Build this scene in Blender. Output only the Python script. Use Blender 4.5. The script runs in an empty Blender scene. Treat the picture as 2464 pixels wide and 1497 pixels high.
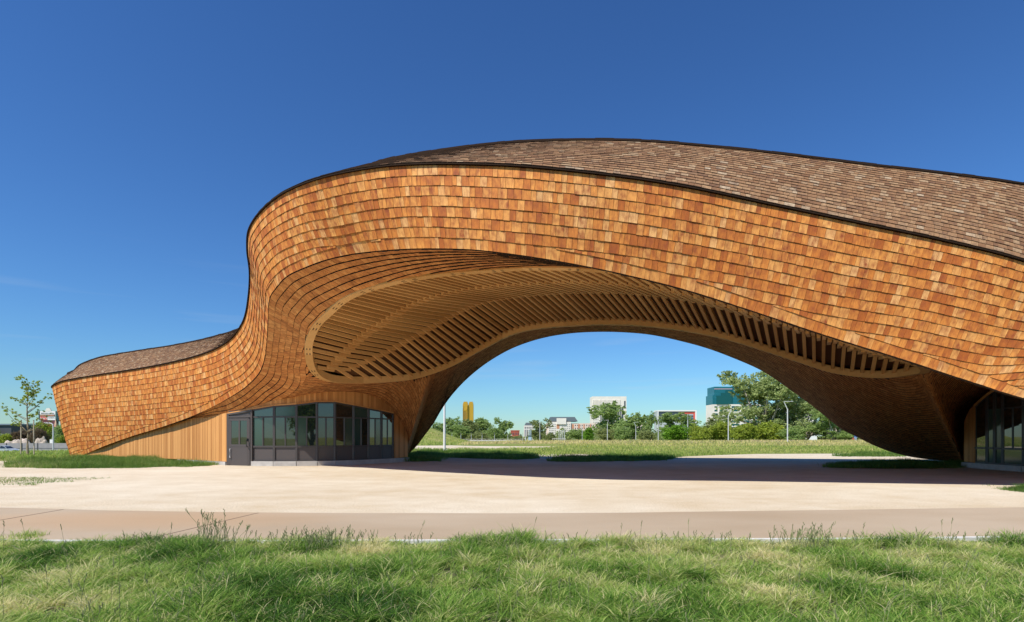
import bpy, math, random
import numpy as np
from mathutils import Vector, Matrix
random.seed(7); RNG = np.random.default_rng(7)
scene = bpy.context.scene
COL = scene.collection

# ------------------------------------------------------------------ camera, sky, sun
F = 1350.0; HOR = 1050.0; CX = 1232.0; EYE = 1.27
cam = bpy.data.objects.new('camera', bpy.data.cameras.new('camera')); COL.objects.link(cam)
cam.location = (0, 0, EYE); cam.rotation_euler = (math.pi/2, 0, 0)
cam.data.sensor_width = 36; cam.data.lens = 36*F/2464
cam.data.shift_y = (HOR-748.5)/2464
cam.data.clip_start = 0.05; cam.data.clip_end = 6000
scene.camera = cam
ELEV = math.radians(54); AZ = math.radians(44); travel = Vector((math.sin(AZ)*math.cos(ELEV), math.cos(AZ)*math.cos(ELEV), -math.sin(ELEV))).normalized()
sun = bpy.data.objects.new('sun', bpy.data.lights.new('sun', 'SUN')); COL.objects.link(sun)
sun.data.energy = 4.8; sun.data.angle = math.radians(0.5); sun.data.color = (1.0, 0.95, 0.86)
sun.rotation_euler = travel.to_track_quat('-Z', 'Y').to_euler()
world = bpy.data.worlds.new('World'); scene.world = world; world.use_nodes = True
wn = world.node_tree; wn.nodes.clear()
sky = wn.nodes.new('ShaderNodeTexSky'); sky.sky_type = 'NISHITA'; sky.sun_disc = False
sky.sun_elevation = ELEV; sky.sun_rotation = math.pi+AZ
sky.altitude = 0; sky.air_density = 1.25; sky.dust_density = 0.0; sky.ozone_density = 1.0
bg = wn.nodes.new('ShaderNodeBackground'); bg.inputs[1].default_value = 0.072
wo = wn.nodes.new('ShaderNodeOutputWorld')
hs = wn.nodes.new('ShaderNodeHueSaturation'); hs.inputs['Saturation'].default_value = 1.0
wn.links.new(sky.outputs[0], hs.inputs['Color']); wb = wn.nodes.new('ShaderNodeMix'); wb.data_type = 'RGBA'; wb.blend_type = 'MULTIPLY'; wb.inputs[0].default_value = 1.0; wb.inputs[7].default_value = (.352, .622, .985, 1)
gm = wn.nodes.new('ShaderNodeGamma'); gm.inputs[1].default_value = 1.2; wn.links.new(hs.outputs[0], gm.inputs[0]); wn.links.new(gm.outputs[0], wb.inputs[6]); # thin cirrus wisps low in the sky
wtc = wn.nodes.new('ShaderNodeTexCoord'); wmp = wn.nodes.new('ShaderNodeMapping'); wmp.inputs['Scale'].default_value = (2.2, 2.2, 34); wno = wn.nodes.new('ShaderNodeTexNoise'); wno.inputs['Scale'].default_value = 1.6; wno.inputs['Detail'].default_value = 6
wn.links.new(wtc.outputs['Generated'], wmp.inputs[0]); wn.links.new(wmp.outputs[0], wno.inputs['Vector'])
wr = wn.nodes.new('ShaderNodeMapRange'); wr.inputs[1].default_value = .56; wr.inputs[2].default_value = .78; wr.inputs[4].default_value = .25; wn.links.new(wno.outputs[0], wr.inputs[0])
wsx = wn.nodes.new('ShaderNodeSeparateXYZ'); wn.links.new(wtc.outputs['Generated'], wsx.inputs[0]); wm2 = wn.nodes.new('ShaderNodeMapRange'); wm2.inputs[1].default_value = .30; wm2.inputs[2].default_value = .05; wn.links.new(wsx.outputs[2], wm2.inputs[0])
wmu = wn.nodes.new('ShaderNodeMath'); wmu.operation = 'MULTIPLY'; wn.links.new(wr.outputs[0], wmu.inputs[0]); wn.links.new(wm2.outputs[0], wmu.inputs[1])
wcl = wn.nodes.new('ShaderNodeMix'); wcl.data_type = 'RGBA'; wcl.inputs[7].default_value = (6.5, 7.4, 8.2, 1); wn.links.new(wmu.outputs[0], wcl.inputs[0]); wn.links.new(wb.outputs[2], wcl.inputs[6])
wn.links.new(wcl.outputs[2], bg.inputs[0]); wn.links.new(bg.outputs[0], wo.inputs[0])
scene.view_settings.view_transform = 'Standard'; scene.view_settings.look = 'None'
scene.view_settings.exposure = 0.32; scene.view_settings.gamma = 1.0
scene.cycles.max_bounces = 8; scene.cycles.use_denoising = True

# ------------------------------------------------------------------ helpers
def P(x, y, D): return np.array(((x-CX)/F*D, D, EYE+(HOR-y)/F*D))
def G(x, y, z=0.0):                       # ground point seen at pixel
    D = (EYE-z)*F/(y-HOR); return np.array(((x-CX)/F*D, D, z))
def Q(X, D, Z): return (CX+X/D*F, HOR-(Z-EYE)/D*F, D)

def link_mesh(name, V, Fc, mats, parent=None, midx=None, smooth=False, loc=None):
    me = bpy.data.meshes.new(name)
    V = np.asarray(V, dtype=float)
    me.from_pydata([tuple(v) for v in V], [], [tuple(int(i) for i in f) for f in Fc])
    for m in (mats if isinstance(mats, (list, tuple)) else [mats]): me.materials.append(m)
    if midx is not None: me.polygons.foreach_set('material_index', np.asarray(midx, dtype=np.int32))
    if smooth: me.polygons.foreach_set('use_smooth', np.ones(len(me.polygons), dtype=bool))
    me.update()
    o = bpy.data.objects.new(name, me); COL.objects.link(o)
    if parent is not None: o.parent = parent
    if loc is not None: o.location = loc
    return o

def tag(o, label=None, cat=None, group=None, kind=None):
    if label: o['label'] = label
    if cat: o['category'] = cat
    if group: o['group'] = group
    if kind: o['kind'] = kind
    return o
def empty(name, loc=(0, 0, 0), rz=0):
    o = bpy.data.objects.new(name, None); COL.objects.link(o); o.location = loc; o.rotation_euler = (0, 0, rz)
    o.empty_display_size = 0.2
    return o
def copy_tree(o, parent=None):
    c = o.copy(); COL.objects.link(c); c.parent = parent
    for ch in list(o.children): copy_tree(ch, c)
    return c

class MB:
    """collects boxes, bars, tubes into one mesh"""
    def __init__(s): s.V = []; s.F = []; s.M = []
    def add(s, V, Fc, m=0):
        b = len(s.V); s.V += [tuple(map(float, v)) for v in V]; s.F += [tuple(i+b for i in f) for f in Fc]; s.M += [m]*len(Fc)
    def box(s, x0, x1, y0, y1, z0, z1, m=0):
        V = [(x0,y0,z0),(x1,y0,z0),(x1,y1,z0),(x0,y1,z0),(x0,y0,z1),(x1,y0,z1),(x1,y1,z1),(x0,y1,z1)]
        s.add(V, [(0,3,2,1),(4,5,6,7),(0,1,5,4),(1,2,6,5),(2,3,7,6),(3,0,4,7)], m)
    def bar(s, a, b, w, h, up=(0,0,1), m=0, center=True):
        """bar from a to b, width w across, h along 'up'"""
        a = Vector(a); b = Vector(b); d = (b-a).normalized(); u = Vector(up)
        r = d.cross(u)
        if r.length < 1e-6: r = d.cross(Vector((0,1,0)))
        r.normalize(); u = r.cross(d).normalized()
        V = []
        for p in (a, b):
            for (i, j) in ((-1,-1),(1,-1),(1,1),(-1,1)):
                V.append(p + r*(i*w/2) + u*(j*h/2 if center else (0 if j < 0 else h)))
        s.add(V, [(0,1,2,3),(7,6,5,4),(0,4,5,1),(1,5,6,2),(2,6,7,3),(3,7,4,0)], m)
    def tube(s, pts, rad, n=8, m=0, cap=True):
        pts = [Vector(p) for p in pts]
        if not isinstance(rad, (list, tuple)): rad = [rad]*len(pts)
        rings = []; V = []; Fc = []
        for i, p in enumerate(pts):
            d = (pts[min(i+1, len(pts)-1)]-pts[max(i-1, 0)]).normalized()
            a = d.cross(Vector((0,0,1)))
            if a.length < 0.05: a = d.cross(Vector((1,0,0)))
            a.normalize(); b = d.cross(a).normalized()
            for k in range(n):
                t = 2*math.pi*k/n; V.append(p+a*math.cos(t)*rad[i]+b*math.sin(t)*rad[i])
        for i in range(len(pts)-1):
            for k in range(n):
                k2 = (k+1) % n; Fc.append((i*n+k, i*n+k2, (i+1)*n+k2, (i+1)*n+k))
        if cap: Fc.append(tuple(range(n-1, -1, -1))); Fc.append(tuple((len(pts)-1)*n+k for k in range(n)))
        s.add(V, Fc, m)
    def build(s, name, mats, parent=None, smooth=False, loc=None):
        return link_mesh(name, s.V, s.F, mats, parent, s.M, smooth, loc)

# ------------------------------------------------------------------ materials
def new_mat(name, rough=0.8, base=(.5,.5,.5), metal=0.0, spec=0.5):
    m = bpy.data.materials.new(name); m.use_nodes = True
    b = m.node_tree.nodes['Principled BSDF']
    b.inputs['Base Color'].default_value = (*base, 1); b.inputs['Roughness'].default_value = rough
    b.inputs['Metallic'].default_value = metal; b.inputs['Specular IOR Level'].default_value = spec
    return m, m.node_tree, b
def nd(t, kind, **kw):
    n = t.nodes.new(kind)
    for k, v in kw.items():
        if k in n.inputs: n.inputs[k].default_value = v
        else: setattr(n, k, v)
    return n
def ramp(t, stops, src=None):
    r = t.nodes.new('ShaderNodeValToRGB'); e = r.color_ramp.elements
    while len(e) < len(stops): e.new(0.5)
    for i, (p, c) in enumerate(stops): e[i].position = p; e[i].color = (*c, 1)
    if src is not None: t.links.new(src, r.inputs[0])
    return r
def mixc(t, a, b, fac, mode='MIX'):
    m = t.nodes.new('ShaderNodeMix'); m.data_type = 'RGBA'; m.blend_type = mode
    for s, v in ((6, a), (7, b), (0, fac)):
        if isinstance(v, (int, float)): m.inputs[s].default_value = v
        elif isinstance(v, tuple): m.inputs[s].default_value = (*v, 1)
        else: t.links.new(v, m.inputs[s])
    return m.outputs[2]
def mth(t, op, a, b=None, clamp=False):
    m = t.nodes.new('ShaderNodeMath'); m.operation = op; m.use_clamp = clamp
    for i, v in enumerate((a, b)):
        if v is None: continue
        if isinstance(v, (int, float)): m.inputs[i].default_value = v
        else: t.links.new(v, m.inputs[i])
    return m.outputs[0]
def noise(t, scale, detail=3, vec=None, rough=0.5):
    n = nd(t, 'ShaderNodeTexNoise'); n.inputs['Scale'].default_value = scale; n.inputs['Detail'].default_value = detail
    n.inputs['Roughness'].default_value = rough
    if vec is not None: t.links.new(vec, n.inputs['Vector'])
    return n.outputs['Fac']
def bump(t, b, h, strength, dist=0.02):
    n = nd(t, 'ShaderNodeBump'); n.inputs['Strength'].default_value = strength; n.inputs['Distance'].default_value = dist
    t.links.new(h, n.inputs['Height']); t.links.new(n.outputs[0], b.inputs['Normal'])
def objvec(t, sx=1, sy=1, sz=1):
    tc = nd(t, 'ShaderNodeTexCoord'); mp = nd(t, 'ShaderNodeMapping'); mp.inputs['Scale'].default_value = (sx, sy, sz)
    t.links.new(tc.outputs['Object'], mp.inputs[0]); return mp.outputs[0]

def shingle_mat(name, stops, stain, stain_amt, edge_dark=0.55, rough=0.75):
    m, t, b = new_mat(name, rough, spec=0.25)
    at = nd(t, 'ShaderNodeAttribute', attribute_name='tint'); sp = nd(t, 'ShaderNodeSeparateColor'); t.links.new(at.outputs['Color'], sp.inputs[0])
    uv = nd(t, 'ShaderNodeUVMap', uv_map='uv')
    base = ramp(t, stops, sp.outputs[0]).outputs[0]
    mp = nd(t, 'ShaderNodeMapping'); mp.inputs['Scale'].default_value = (70, 4, 1); t.links.new(uv.outputs[0], mp.inputs[0])
    grain = noise(t, 1.0, 4, mp.outputs[0])
    gr = ramp(t, [(0.3, (.74,.72,.70)), (0.65, (1.12,1.1,1.08))], grain).outputs[0]
    c = mixc(t, base, gr, 1.0, 'MULTIPLY')
    mp2 = nd(t, 'ShaderNodeMapping'); mp2.inputs['Scale'].default_value = (9, 5, 1); t.links.new(uv.outputs[0], mp2.inputs[0])
    n2 = noise(t, 1.0, 3, mp2.outputs[0])
    st = mth(t, 'MULTIPLY', mth(t, 'SUBTRACT', n2, 0.40, True), stain_amt, True)
    st2 = mth(t, 'MULTIPLY', mth(t, 'SUBTRACT', sp.outputs[1], 0.55, True), 1.2, True)   # some shingles stained more
    st = mth(t, 'ADD', st, mth(t, 'MULTIPLY', st2, n2), True)
    c = mixc(t, c, stain, st)
    # dark staining along the joints (corner attribute: blue runs 0 at side edges to 1 inside)
    e = mth(t, 'MULTIPLY', mth(t, 'SUBTRACT', 1.0, sp.outputs[2], True), edge_dark, True)
    c = mixc(t, c, tuple(x*0.35 for x in stain), e)
    t.links.new(c, b.inputs['Base Color'])
    bump(t, b, grain, 0.25, 0.006)
    return m
M_fascia = shingle_mat('cedar_shingle', [(0, (.48,.135,.026)), (.25, (.68,.235,.045)), (.55, (.80,.325,.070)), (.85, (.86,.42,.12)), (1, (.88,.49,.19))], (.32,.080,.026), 2.2, 0.35)
M_roofsh = shingle_mat('weathered_shingle', [(0, (.25,.125,.055)), (.4, (.35,.190,.088)), (.8, (.43,.260,.130)), (.96, (.48,.33,.19)), (1, (.54,.41,.27))], (.12,.065,.040), 1.8, 0.3)
M_soffsh = shingle_mat('soffit_shingle', [(0, (.56,.220,.070)), (.5, (.70,.285,.085)), (1, (.78,.36,.12))], (.20,.065,.016), 1.6, 0.2)
M_roofback, t_, b_ = new_mat('roof_underlay', 0.95, (.085,.050,.032))
M_back, t_, b_ = new_mat('underlay', 0.95, (.035,.018,.010))
M_edge, t_, b_ = new_mat('dark_trim', 0.95, (.035,.022,.016), spec=.1)

def wood_mat(name, c0, c1, axis='z', rough=0.65, sc=1.0):
    m, t, b = new_mat(name, rough, spec=0.3)
    at = nd(t, 'ShaderNodeAttribute', attribute_name='tint'); sp = nd(t, 'ShaderNodeSeparateColor'); t.links.new(at.outputs['Color'], sp.inputs[0])
    v = objvec(t, *((40, 40, 1.5) if axis == 'z' else (6, 6, 6)))
    g = noise(t, sc, 4, v)
    f = mth(t, 'ADD', mth(t, 'MULTIPLY', sp.outputs[0], 0.65), mth(t, 'MULTIPLY', g, 0.5), True)
    r = ramp(t, [(0.1, c0), (0.9, c1)], f)
    t.links.new(r.outputs[0], b.inputs['Base Color']); bump(t, b, g, 0.2, 0.004)
    return m
M_plank = wood_mat('cedar_plank', (.38,.145,.035), (.72,.36,.12))
M_glulam = wood_mat('pale_timber', (.50,.26,.080), (.74,.43,.17), 'o')
M_joist = wood_mat('joist_timber', (.52,.25,.075), (.74,.41,.15), 'o')
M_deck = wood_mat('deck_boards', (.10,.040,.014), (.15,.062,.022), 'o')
M_frame, t_, b_ = new_mat('bronze_aluminium', 0.42, (.055,.047,.045), spec=0.5)
M_panel, t_, b_ = new_mat('bronze_panel', 0.5, (.075,.062,.058), spec=0.5)
M_conc, t, b = new_mat('plinth_concrete', 0.85)
r = ramp(t, [(0.3, (.36,.34,.32)), (0.7, (.50,.48,.45))], noise(t, 3, 5, objvec(t))); t.links.new(r.outputs[0], b.inputs['Base Color'])
def glass_mat(name, base, rough=0.02, ior=2.0):
    m, t, b = new_mat(name, rough, base); b.inputs['IOR'].default_value = ior
    n = noise(t, 0.9, 1, objvec(t)); bump(t, b, n, 0.03, 0.05)
    return m
M_glass = glass_mat('dark_glass', (.010,.016,.015), ior=2.1)
M_glass2 = glass_mat('screened_glass', (.030,.060,.050), 0.10, 1.8)
M_steel, t_, b_ = new_mat('black_metal', 0.35, (.02,.02,.02), 0.6)
M_white, t_, b_ = new_mat('white_paint', 0.45, (.78,.78,.78))
M_galv, t_, b_ = new_mat('grey_galvanised', 0.5, (.55,.56,.58))

def gravel_mat():
    m, t, b = new_mat('gravel', 0.95, spec=0.15)
    v = objvec(t)
    big = noise(t, 0.16, 4, objvec(t, 0.8, 1.1, 1)); fine = noise(t, 38, 4, v, 0.7); mid = noise(t, 1.3, 5, objvec(t, 0.8, 1.1, 1), 0.65)
    c = ramp(t, [(0.34, (.53,.425,.285)), (0.62, (.67,.595,.47))], mth(t, 'ADD', mth(t, 'MULTIPLY', big, 0.6), mth(t, 'MULTIPLY', mid, 0.4))).outputs[0]
    s = ramp(t, [(0.32, (.50,.48,.45)), (0.5, (.98,.98,.98)), (0.7, (1.14,1.14,1.14))], fine).outputs[0]
    vo = nd(t, 'ShaderNodeTexVoronoi'); vo.inputs['Scale'].default_value = 15; t.links.new(v, vo.inputs['Vector'])
    pb = ramp(t, [(0.0, (.50,.47,.43)), (0.20, (1,1,1))], vo.outputs['Distance']).outputs[0]
    c = mixc(t, mixc(t, c, s, 1.0, 'MULTIPLY'), pb, 0.5, 'MULTIPLY')
    t.links.new(c, b.inputs['Base Color']); bump(t, b, fine, 0.5, 0.02)
    return m
M_gravel = gravel_mat()
M_path, t, b = new_mat('path_concrete', 0.9, spec=0.2)
big = noise(t, 0.35, 4, objvec(t, 0.6, 1.2, 1)); fine = noise(t, 90, 3, objvec(t), 0.7)
sx = nd(t, 'ShaderNodeSeparateXYZ'); tc = nd(t, 'ShaderNodeTexCoord'); t.links.new(tc.outputs['Object'], sx.inputs[0])
c = ramp(t, [(0.35, (.36,.275,.185)), (0.62, (.43,.345,.25))], big).outputs[0]
# a rusty run-off stain on the left slab
sd = mth(t, 'MULTIPLY', mth(t, 'ADD', sx.outputs[0], 5.6), 0.30); sy_ = mth(t, 'MULTIPLY', mth(t, 'SUBTRACT', sx.outputs[1], 8.5), 0.85)
d2 = mth(t, 'ADD', mth(t, 'MULTIPLY', sd, sd), mth(t, 'MULTIPLY', sy_, sy_))
stf = mth(t, 'SUBTRACT', mth(t, 'ADD', 0.55, mth(t, 'MULTIPLY', big, 0.9)), d2, True)
c = mixc(t, c, (.44,.27,.14), mth(t, 'MULTIPLY', stf, 0.5, True))
c = mixc(t, c, ramp(t, [(0.3, (.82,.82,.82)), (0.7, (1.1,1.1,1.1))], fine).outputs[0], 1.0, 'MULTIPLY')
t.links.new(c, b.inputs['Base Color']); bump(t, b, fine, 0.25, 0.01)
M_curb, t, b = new_mat('kerb_concrete', 0.9)
r = ramp(t, [(0.3, (.50,.49,.47)), (0.7, (.68,.67,.64))], noise(t, 9, 4, objvec(t))); t.links.new(r.outputs[0], b.inputs['Base Color'])

def field_mat():
    m, t, b = new_mat('field_grass', 0.95, spec=0.1)
    n1 = noise(t, 0.05, 5, objvec(t, 0.5, 2.2, 1)); n2 = noise(t, 0.9, 6, objvec(t, 0.6, 1.6, 1), 0.7); n3 = noise(t, 6, 4, objvec(t, 1, 1.4, 1), 0.7)
    f = mth(t, 'ADD', mth(t, 'MULTIPLY', n1, 0.6), mth(t, 'MULTIPLY', n2, 0.4))
    c = ramp(t, [(0.36, (.15,.22,.045)), (0.50, (.28,.31,.085)), (0.62, (.45,.38,.18))], f).outputs[0]
    c = mixc(t, c, ramp(t, [(0.35, (.5,.5,.5)), (0.65, (1.3,1.3,1.3))], n3).outputs[0], 1.0, 'MULTIPLY')
    t.links.new(c, b.inputs['Base Color']); bump(t, b, n3, 0.8, 0.2)
    return m
M_field = field_mat()
M_soil, t, b = new_mat('soil', 0.95)
r = ramp(t, [(0.3, (.045,.050,.020)), (0.7, (.10,.095,.045))], noise(t, 5, 4, objvec(t))); t.links.new(r.outputs[0], b.inputs['Base Color'])

def blade_mat(name, stops):
    m, t, b = new_mat(name, 0.6, spec=0.25)
    at = nd(t, 'ShaderNodeAttribute', attribute_name='tint'); sp = nd(t, 'ShaderNodeSeparateColor'); t.links.new(at.outputs['Color'], sp.inputs[0])
    c = ramp(t, stops, sp.outputs[0]).outputs[0]
    t.links.new(c, b.inputs['Base Color'])
    tr = nd(t, 'ShaderNodeBsdfTranslucent'); t.links.new(c, tr.inputs[0])
    mx = nd(t, 'ShaderNodeMixShader'); mx.inputs[0].default_value = 0.55
    o = [n for n in t.nodes if n.type == 'OUTPUT_MATERIAL'][0]
    t.links.new(b.outputs[0], mx.inputs[1]); t.links.new(tr.outputs[0], mx.inputs[2]); t.links.new(mx.outputs[0], o.inputs[0])
    return m
M_lawn = blade_mat('lawn_blades', [(0, (.05,.13,.018)), (.22, (.13,.28,.036)), (.45, (.28,.44,.075)), (.7, (.50,.56,.17)), (1, (.82,.72,.42))])
M_tuft = blade_mat('patch_blades', [(0, (.06,.14,.025)), (.5, (.14,.26,.045)), (.85, (.27,.36,.09)), (1, (.48,.46,.22))])
M_dry = blade_mat('field_blades', [(0, (.20,.34,.055)), (.4, (.46,.53,.13)), (.7, (.70,.62,.24)), (1, (.88,.68,.40))])

def simple(name, col, rough=0.7, metal=0, sc=None, var=0.15):
    m, t, b = new_mat(name, rough, col, metal)
    if sc:
        n = noise(t, sc, 4, objvec(t)); lo = tuple(x*(1-var) for x in col); hi = tuple(min(1, x*(1+var)) for x in col)
        r = ramp(t, [(0.3, lo), (0.7, hi)], n); t.links.new(r.outputs[0], b.inputs['Base Color'])
    return m
def leaf_mat(name, c0, c1):
    m, t, b = new_mat(name, 0.55, spec=0.3)
    at = nd(t, 'ShaderNodeAttribute', attribute_name='tint'); sp = nd(t, 'ShaderNodeSeparateColor'); t.links.new(at.outputs['Color'], sp.inputs[0])
    oi = nd(t, 'ShaderNodeObjectInfo')
    f = mth(t, 'ADD', mth(t, 'MULTIPLY', sp.outputs[0], 0.85), mth(t, 'MULTIPLY', oi.outputs['Random'], 0.15), True)
    c = ramp(t, [(0.0, c0), (1.0, c1)], f).outputs[0]
    t.links.new(c, b.inputs['Base Color'])
    tr = nd(t, 'ShaderNodeBsdfTranslucent'); t.links.new(c, tr.inputs[0])
    mx = nd(t, 'ShaderNodeMixShader'); mx.inputs[0].default_value = 0.5
    o = [n for n in t.nodes if n.type == 'OUTPUT_MATERIAL'][0]
    t.links.new(b.outputs[0], mx.inputs[1]); t.links.new(tr.outputs[0], mx.inputs[2]); t.links.new(mx.outputs[0], o.inputs[0])
    return m
M_leaf = {'mid': leaf_mat('leaf_mid', (.15,.25,.06), (.46,.58,.20)), 'olive': leaf_mat('leaf_olive', (.16,.21,.065), (.45,.50,.19)),
          'dark': leaf_mat('leaf_bright', (.06,.17,.012), (.28,.50,.045)), 'pale': leaf_mat('leaf_pale', (.19,.26,.075), (.56,.64,.27)),
          'lime': leaf_mat('leaf_lime', (.17,.24,.028), (.54,.62,.09)), 'brown': leaf_mat('leaf_brown', (.12,.085,.05), (.26,.19,.11))}
M_bark = simple('bark', (.20,.165,.13), 0.9, sc=8, var=.4)
M_palebark = simple('pale_bark', (.42,.36,.30), 0.9, sc=6, var=.4)

# ------------------------------------------------------------------ curves
def hermite(K, n_per_m=None, N=400):
    """K: list of rows (any dims); returns dense (N) rows through them, knots by chord of first two columns"""
    K = np.asarray(K, float); d = np.sqrt(((K[1:, :2]-K[:-1, :2])**2).sum(1)); d = np.maximum(d, 1e-3)**0.6
    t = np.concatenate([[0], np.cumsum(d)])
    m = np.zeros_like(K)
    for i in range(len(K)):
        if i == 0: m[i] = (K[1]-K[0])/(t[1]-t[0])
        elif i == len(K)-1: m[i] = (K[-1]-K[-2])/(t[-1]-t[-2])
        else:
            a = (K[i]-K[i-1])/(t[i]-t[i-1]); b = (K[i+1]-K[i])/(t[i+1]-t[i])
            w = (t[i+1]-t[i])/(t[i+1]-t[i-1]); m[i] = a*w + b*(1-w)
    T = np.linspace(0, t[-1], N); out = np.zeros((N, K.shape[1]))
    idx = np.clip(np.searchsorted(t, T, side='right')-1, 0, len(K)-2)
    h = (t[idx+1]-t[idx])[:, None]; s = ((T-t[idx]))[:, None]/h
    out = (2*s**3-3*s**2+1)*K[idx] + (s**3-2*s**2+s)*h*m[idx] + (-2*s**3+3*s**2)*K[idx+1] + (s**3-s**2)*h*m[idx+1]
    return out
def to3(pxd): return np.stack([P(*r[:3]) for r in pxd])
def smooth(A, n=3):
    A = A.copy()
    for _ in range(n): A[1:-1] = (A[:-2]+2*A[1:-1]+A[2:])/4
    return A

# fascia: top edge (T) and bottom edge (B) seen from the path, x, y, distance
fas = [ # Tx, Ty, TD,   Bx, By, BD
 (*Q(-24.0,39.2,3.0), *Q(-23.3,38.6,0)), (*Q(-26.6,37.3,3.6), *Q(-25.2,37.1,0)), (*Q(-27.9,35.0,4.0), *Q(-26.2,35.2,0)),
 (125,932,33.5, 172,1104,33.9), (147,920,33.0, 190,1100,33.4), (174,914,32.4, 212,1090,32.8), (234,904,30.9, 262,1069,31.2),
 (301,894,29.2, 325,1047,29.5), (367,883,27.6, 388,1028,27.8), (434,869,25.9, 455,1004,26.1), (484,855,24.8, 510,980,24.9),
 (518,842,24.1, 550,958,24.1), (551,822,23.3, 590,932,23.2), (574,797,22.6, 622,900,22.3), (590,767,21.9, 636,868,21.5), (600,715,21.1, 643,815,20.5),
 (603,655,20.4, 646,765,19.8), (597,600,19.7, 647,735,19.3), (600,558,19.0, 652,711,18.8), (614,530,18.4, 666,691,18.3), (638,502,17.8, 690,665,17.7),
 (670,476,17.0, 730,645,17.0), (710,454,16.2, 780,626,16.3), (771,432,15.3, 840,612,15.7), (831,418,14.9, 895,605,15.2), (931,403,14.4, 975,599,14.6), (1031,398,14.0, 1055,598,14.1),
 (1131,399,13.7, 1141,601,13.8), (1250,404,13.4, 1245,613,13.5), (1400,418,13.3, 1385,636,13.4), (1530,434,13.3, 1500,660,13.4), (1664,456,13.3, 1630,692,13.4), (1864,498,13.4, 1800,745,13.4),
 (2065,540,13.4, 1985,807,13.4), (2265,582,13.5, 2150,858,13.4), (2464,632,13.6, 2330,917,13.4),
 (*Q(15.5,14.2,4.7), 2480,964,13.4), (*Q(20,15.6,3.9), *Q(16.8,14.0,1.15)), (*Q(25,17.7,3.7), *Q(22,16.2,.25)), (*Q(30,20.4,3.6), *Q(28,19.6,0)), (*Q(32,23.5,3.5), *Q(30.4,23.2,0)), (*Q(31,27,3.3), *Q(29.8,26.6,0))]
fas_d = hermite(np.array(fas)[:, :], N=1500)
# pixels of points beyond the tip wrap; work in 3D
T3 = smooth(to3(fas_d[:, 0:3]), 6); B3 = smooth(to3(fas_d[:, 3:6]), 6)
Bpx = np.stack([CX+B3[:, 0]/B3[:, 1]*F, HOR-(B3[:, 2]-EYE)/B3[:, 1]*F], 1)
Tpx = np.stack([CX+T3[:, 0]/T3[:, 1]*F, HOR-(T3[:, 2]-EYE)/T3[:, 1]*F], 1)

def pxof(A): return np.stack([CX+A[:, 0]/A[:, 1]*F, HOR-(A[:, 2]-EYE)/A[:, 1]*F], 1)
def nearest(px, x, y, lo=0):
    d = (px[lo:, 0]-x)**2+(px[lo:, 1]-y)**2; return lo+int(np.argmin(d))
def samp(A, f):
    if np.linalg.norm(A[0]-A[-1]) < 1e-6: f = np.mod(f, len(A)-1)     # closed curve
    f = np.clip(f, 0, len(A)-1); i = np.minimum(f.astype(int), len(A)-2); w = (f-i)[:, None]
    return A[i]*(1-w)+A[i+1]*w

def strip(pairs, N=600):
    """pairs: list of ((curveA, x, y) or point3, (curveB, x, y) or point3) -> dense matching curves"""
    def side(k):
        items = [p[k] for p in pairs]; segs = []
        return items
    def dense(items, n_seg):
        # knots in 3D; if consecutive items share a curve object, follow it
        idx = []
        for it in items:
            if isinstance(it, tuple) and len(it) == 3 and isinstance(it[0], np.ndarray): idx.append(nearest(pxof(it[0]), it[1], it[2]))
            else: idx.append(None)
        for q in range(1, len(idx)):       # unwrap on the closed ring
            if idx[q] is not None and idx[q-1] is not None and items[q][0] is items[q-1][0] and np.linalg.norm(items[q][0][0]-items[q][0][-1]) < 1e-6:
                n_ = len(items[q][0])-1
                while idx[q]-idx[q-1] > n_/2: idx[q] -= n_
                while idx[q]-idx[q-1] < -n_/2: idx[q] += n_
        out = []
        pts = [it[0][ix % len(it[0])] if ix is not None else np.asarray(it, float) for it, ix in zip(items, idx)]
        # smooth hermite through free points
        K = np.array(pts); t = np.arange(len(K), dtype=float)
        for i in range(len(items)-1):
            s = np.arange(n_seg)/n_seg
            if idx[i] is not None and idx[i+1] is not None and items[i][0] is items[i+1][0]:
                # monotone-ish param speed
                def slope(j):
                    if j <= 0 or j >= len(items)-1 or idx[j-1] is None or idx[j+1] is None or items[j-1][0] is not items[j][0] or items[j+1][0] is not items[j][0]:
                        return None
                    return (idx[j+1]-idx[j-1])/2.0
                d = idx[i+1]-idx[i]; m0 = slope(i); m1 = slope(i+1)
                m0 = d if m0 is None else (math.copysign(min(abs(m0), 2.5*abs(d)), d)); m1 = d if m1 is None else (math.copysign(min(abs(m1), 2.5*abs(d)), d))
                f = (2*s**3-3*s**2+1)*idx[i]+(s**3-2*s**2+s)*m0+(-2*s**3+3*s**2)*idx[i+1]+(s**3-s**2)*m1
                out.append(samp(items[i][0], f))
            else:
                p0 = K[max(i-1, 0)]; p1 = K[i]; p2 = K[i+1]; p3 = K[min(i+2, len(K)-1)]
                def tang(a, b, c):
                    m = (c-a)/2; l = np.linalg.norm(m); lim = 1.3*min(np.linalg.norm(b-a)+1e-6, np.linalg.norm(c-b)+1e-6)
                    return m if l < lim or l < 1e-9 else m*lim/l
                m1 = tang(p0, p1, p2) if i > 0 else (p2-p1); m2 = tang(p1, p2, p3) if i < len(K)-2 else (p2-p1)
                s_ = s[:, None]
                out.append((2*s_**3-3*s_**2+1)*p1+(s_**3-2*s_**2+s_)*m1+(-2*s_**3+3*s_**2)*p2+(s_**3-s_**2)*m2)
        out.append(np.array([pts[-1]])); return np.concatenate(out)
    n = max(4, N//(len(pairs)-1))
    return dense(side(0), n), dense(side(1), n)

def normals(A, B):
    M = (A+B)/2; d = np.gradient(M, axis=0); n = np.cross(d, B-A); l = np.linalg.norm(n, axis=1, keepdims=True); n = n/np.maximum(l, 1e-9)
    return smooth(n, 8)

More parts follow.
